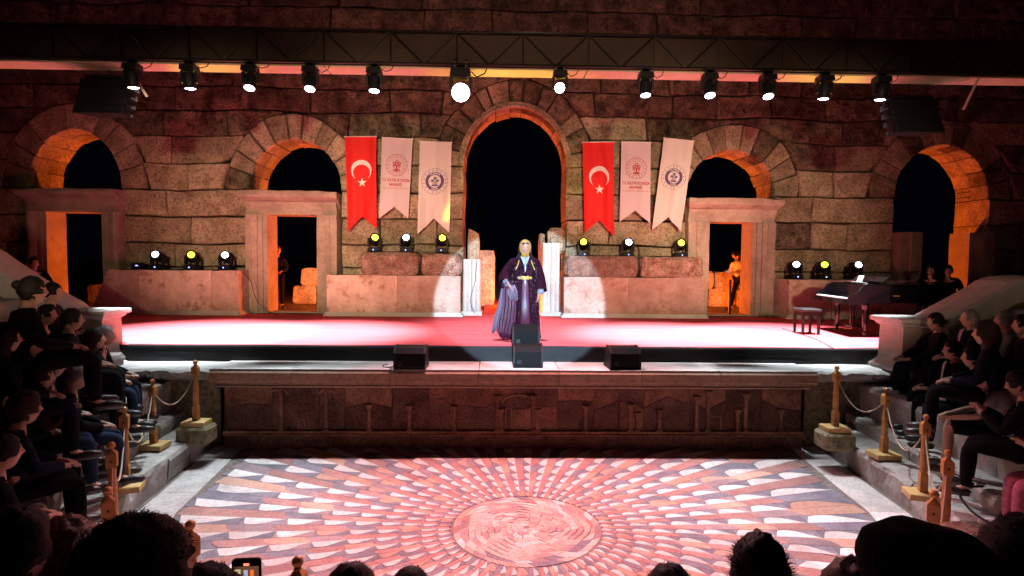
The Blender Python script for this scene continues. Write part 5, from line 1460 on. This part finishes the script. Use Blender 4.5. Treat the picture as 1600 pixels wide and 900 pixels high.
# local frame: +Y is the way she faces, +X her right-hand side in the picture is -X after the half turn
def loft_robe(rows, n=56, amp=0, k=13, ph=0, mat=VEL, name='robe', a0=0, a1=2*pi, thick=None):
    rings = []
    for (z, rx, ry, cx_, cy_, am) in rows:
        ring = []
        for i in range(n+(0 if a1-a0 > 6.2 else 1)):
            a = a0+(a1-a0)*i/n
            f = 1+am*(.6*sin(k*a+ph+z*1.5)+.4*sin((k*2-3)*a+1.3+z*2.0))
            ring.append((cx_+rx*f*cos(a), cy_+ry*f*sin(a), z+(.01*sin(k*a) if z < .05 else 0)))
        rings.append(ring)
    mb = MB(); mb.loft(rings, cap=(a1-a0 > 6.2), closed=(a1-a0 > 6.2)); return mb.build(name, mat, pt_, smooth=True)
arm = {}
S_, E_ = {}, []
S_['pel'] = (V(0, 0, .93), .10); S_['bel'] = (V(0, 0, 1.08), .085); S_['che'] = (V(0, 0, 1.24), .10); S_['nb'] = (V(0, 0, 1.37), .05); S_['nk'] = (V(0, .005, 1.43), .042); S_['hd'] = (V(0, .012, 1.49), .04)
E_ += [('pel', 'bel'), ('bel', 'che'), ('che', 'nb'), ('nb', 'nk'), ('nk', 'hd')]
# in the picture her bent arm is on the left: local +X
for key, pts in (('R', (V(.155, 0, 1.34), V(.33, -.02, 1.12), V(.31, .10, 1.0), V(.28, .15, .95))), ('L', (V(-.155, 0, 1.34), V(-.24, -.02, 1.09), V(-.25, .05, .90), V(-.23, .09, .78)))):
    for nm, p, r in zip(('sh', 'el', 'fa', 'wr'), pts, (.045, .034, .03, .021)): S_[nm+key] = (p, r)
    E_ += [('che', 'sh'+key), ('sh'+key, 'el'+key), ('el'+key, 'fa'+key), ('fa'+key, 'wr'+key)]
    hand_nodes(S_, E_, pts[3], pts[3]-pts[2]+V(0, 0, -.01), 1 if key == 'R' else -1, 'wr'+key, .5, V(-1 if key == 'R' else 1, .2, 0).normalized())
for s_, k in ((-1, 'L'), (1, 'R')):
    for nm, p, r in (('hp', V(s_*.08, 0, .88), .08), ('kn', V(s_*.08, .02, .48), .05), ('an', V(s_*.08, 0, .09), .033), ('to', V(s_*.09, .14, .03), .025)): S_[nm+k] = (p, r)
    E_ += [('pel', 'hp'+k), ('hp'+k, 'kn'+k), ('kn'+k, 'an'+k), ('an'+k, 'to'+k)]
me = skin_mesh('body', S_, E_, 'pel', [plain('skin_performer', (.36, .20, .16), .6, spec=.2), EYE, plain('red_lip', (.5, .05, .07), .4)], 1)
hcP = V(0, .03, 1.555); mb = MB(); RP = Matrix.Identity(3); add_head(mb, hcP, RP, 36, 28)
append_mb(me, mb); link('body', me, pt_)
loft_robe([(1.395, .06, .055, 0, 0, 0), (1.36, .145, .09, 0, 0, .0), (1.30, .185, .115, 0, .0, .01), (1.20, .165, .125, 0, .01, .01), (1.08, .135, .11, 0, 0, .02), (1.02, .15, .12, 0, 0, .02), (.90, .185, .15, 0, 0, .04), (.6, .215, .18, 0, 0, .07), (.3, .24, .205, 0, 0, .09), (.02, .265, .235, 0, 0, .10)], name='robe')
loft_robe([(1.02, .045, .012, 0, .125, 0), (.6, .07, .016, 0, .195, .02), (.02, .085, .02, 0, .245, .03)], n=16, mat=SAT, name='front_panel')
# open coat, hanging wide on both sides
loft_robe([(1.39, .09, .075, 0, -.02, 0), (1.34, .19, .11, 0, -.02, .01), (1.2, .20, .13, 0, -.03, .03), (1.0, .205, .15, 0, -.04, .06), (.6, .235, .18, 0, -.05, .09), (.25, .25, .20, 0, -.05, .11), (.06, .265, .22, 0, -.06, .13)], a0=radians(112), a1=radians(428), k=11, mat=VEL, name='coat')
# wide sleeves
def sleeve(pts, rad, mat, name, n=18):
    mb = MB(); mb.tube(pts, rad, n, cap=False); mb.build(name, mat, pt_, smooth=True)
sleeve([V(.12, -.01, 1.355), V(.19, -.01, 1.32), V(.28, -.02, 1.20), V(.34, -.01, 1.08), V(.34, .05, 1.0), V(.33, .10, .96)], [.05, .075, .085, .10, .105, .11], VEL, 'sleeve')
sleeve([V(-.12, -.01, 1.355), V(-.19, -.01, 1.32), V(-.23, -.02, 1.20), V(-.26, -.02, 1.06), V(-.27, .02, .94), V(-.27, .06, .84)], [.05, .07, .075, .085, .095, .105], VEL, 'sleeve')
sleeve([V(-.27, .045, .88), V(-.265, .07, .79)], [.05, .055], JAB, 'cuff')
sleeve([V(.335, .08, .99), V(.30, .14, .955)], [.045, .05], JAB, 'cuff')
# the gathered train falling from her bent arm
def drape(cols_, mat, name, am=.02, k=5):
    """cols_: rows of (z, xa, ya, xb, yb)"""
    mb = MB(); n = 26; vs = []
    for r, (z, xa, ya, xb, yb) in enumerate(cols_):
        for i in range(n+1):
            u = i/n; vs.append((xa+(xb-xa)*u, ya+(yb-ya)*u+am*(r+1)/len(cols_)*sin(u*k*2*pi+r*.3)*1.2, z+.012*sin(u*9+r)))
    m2 = n+1; mb.add(vs, [[r*m2+i, r*m2+i+1, (r+1)*m2+i+1, (r+1)*m2+i] for r in range(len(cols_)-1) for i in range(n)])
    o_ = mb.build(name, mat, pt_, smooth=True)
    md = o_.modifiers.new('Solid', 'SOLIDIFY'); md.thickness = .006
drape([(1.0, .24, .13, .38, .0), (.85, .17, .17, .39, .02), (.6, .15, .22, .41, .05), (.35, .17, .25, .45, .08), (.16, .23, .27, .47, .10), (.04, .28, .28, .40, .14)], SAT, 'gathered_train', .035)
drape([(.86, .36, .07, .40, .03), (.6, .37, .10, .45, .05), (.42, .40, .12, .51, .06), (.25, .46, .12, .54, .08), (.12, .52, .10, .55, .09)], LIN, 'lilac_lining', .015, 2)
drape([(.93, .17, .165, .25, .16), (.82, .13, .185, .30, .17), (.68, .12, .21, .24, .20)], LIN, 'folded_lining', .012, 3)
# veil and headdress
loft_robe([(1.70, .03, .03, 0, -.01, 0), (1.69, .06, .06, 0, -.02, 0), (1.64, .098, .09, 0, -.035, .01), (1.56, .108, .10, 0, -.05, .02), (1.45, .115, .09, 0, -.06, .03), (1.36, .17, .10, 0, -.06, .04), (1.22, .19, .09, 0, -.08, .06), (1.05, .18, .07, 0, -.10, .08)], a0=radians(142), a1=radians(398), k=9, mat=VEI, name='veil')
rings = []
for i in range(37):
    a = 2*pi*i/36; ring = []
    for rr_, yy in ((.006, .0), (.016, .014), (.022, .0), (.020, -.03), (.0, -.03)):
        ring.append((sin(a)*(.070+rr_), .062+yy-.02*abs(sin(a)), 1.565+cos(a)*(.103+rr_)))
    rings.append(ring)
mb = MB(); mb.loft(rings, cap=False); mb.build('gold_hood_rim', GLD, pt_, smooth=True)
mb = MB()
for ring_r, cnt in ((.0, 30), (.014, 34)):
    for i in range(cnt):
        a = 2*pi*i/cnt+ring_r*20; q = MB(); q.lathe([(.001, 0), (.008, .001), (.0085, .003), (.001, .004)], 8)
        c_ = V(sin(a)*(.078+ring_r), .080-ring_r, 1.565+cos(a)*(.110+ring_r)); R_m = V(sin(a)*.5, 1, cos(a)*.4).to_track_quat('Z', 'Y').to_matrix()
        mb.add([c_+R_m @ Vector(v) for v in q.v], q.f)
mb.build('coins', GLD, pt_)['kind'] = 'stuff'
mb = MB()
for r in range(5):
    for i in range(11-r):
        mb.ball((.011*(i-(10-r)/2), .108-.0012*abs(i-5)**1.5-.001*r, 1.638-.012*r), .0068, 6, 4)
mb.build('forehead_beads', plain('dark_beads', (.03, .05, .05), .15, .5), pt_)
mb = MB(); mb.ball((0, .112, 1.628), .009, 8, 6); mb.build('forehead_jewel', plain('jewel', (.8, .8, .9), .1, .6), pt_)
mb = MB()
for row_, (z, rr_) in enumerate(((1.455, .062), (1.437, .070), (1.42, .078))):
    for i in range(15):
        a = pi*.15+pi*.7*i/14; mb.ball((rr_*cos(a), .0+rr_*1.15*sin(a)+.01, z-.012*sin(a)), .0085, 6, 4)
mb.build('gold_collar', GLD, pt_)
mb = MB(); vs = []
for r in range(6):
    for i in range(7):
        u = i/6-.5; w_ = .15*(1-r/6.5); vs.append((u*w_, .125+.012*sin(i*2.2)+(.0 if r else -.01)+.004*r, 1.405-.026*r-.02*(1-4*u*u)*(r/5)))
mb.add(vs, [[r*7+i, r*7+i+1, (r+1)*7+i+1, (r+1)*7+i] for r in range(5) for i in range(6)]); o_ = mb.build('pale_collar', JAB, pt_, smooth=True); o_.modifiers.new('s', 'SOLIDIFY').thickness = .006
mb = MB(); mb.ball((0, .148, 1.235), .014, 8, 6, (1, .6, 1.6)); mb.ball((0, .145, 1.20), .011, 8, 6, (1, .6, 1.6)); mb.ball((0, .145, 1.17), .008, 8, 6, (1, .6, 1.8)); mb.build('pendant', plain('jewel2', (.8, .8, .9), .15, .5), pt_)
# belt
mb = MB(); rings = []
for i in range(40):
    a = 2*pi*i/40; rings.append([((.142+d)*cos(a), (.120+d)*sin(a), 1.055+z) for d, z in ((0, -.02), (.01, -.02), (.01, .02), (0, .02))])
rings.append(rings[0]); mb.loft(rings, cap=False); mb.build('gold_belt', plain('belt_gold', (.75, .50, .28), .35, .5), pt_)
for x in (-.042, .042):
    mb = MB(); q = MB(); q.lathe([(.001, .012), (.018, .010), (.034, .004), (.036, -.004)], 16); RR = V(x*2, 1, 0).to_track_quat('Z', 'Y').to_matrix(); mb.add([V(x, .133, 1.055)+RR @ Vector(v) for v in q.v], q.f); mb.build('belt_buckle', GLD, pt_, smooth=True)
mb = MB(); mb.ball((0, .16, .98), .022, 10, 8, (1, .5, 1.4)); mb.build('belt_pendant', plain('jewel3', (.5, .5, .6), .2, .6), pt_)
mb = MB(); mb.tube([(0, .165, .95), (.005, .195, .75), (0, .215, .56)], [.006, .009, .014], 8); mb.build('tassel', JAB, pt_)
# gold braid on the coat fronts and scattered sequins
for s_ in (-1, 1):
    mb = MB(); mb.tube([(s_*.10, .085, 1.35), (s_*.125, .125, 1.27), (s_*.16, .12, 1.19)], .007, 6); mb.build('gold_braid', GLD, pt_)
mb = MB(); rr = random.Random(3)
for i in range(700):
    z = rr.uniform(.05, 1.32); a = rr.uniform(radians(-50), radians(230)); k = 1-min(1, z/1.4)
    rx = .19+.10*k; ry = .135+.12*k
    if abs(cos(a)) < .32 and z < 1.0: continue
    p = V(rx*1.02*cos(a), ry*1.05*sin(a)-.01, z); s_ = rr.uniform(.002, .0034)
    mb.add([p+V(-s_, .004, 0), p+V(0, .004, -s_), p+V(s_, .004, 0), p+V(0, .004, s_)], [[0, 1, 2, 3]])
o_ = mb.build('sequins', SEQ, pt_); o_['kind'] = 'stuff'
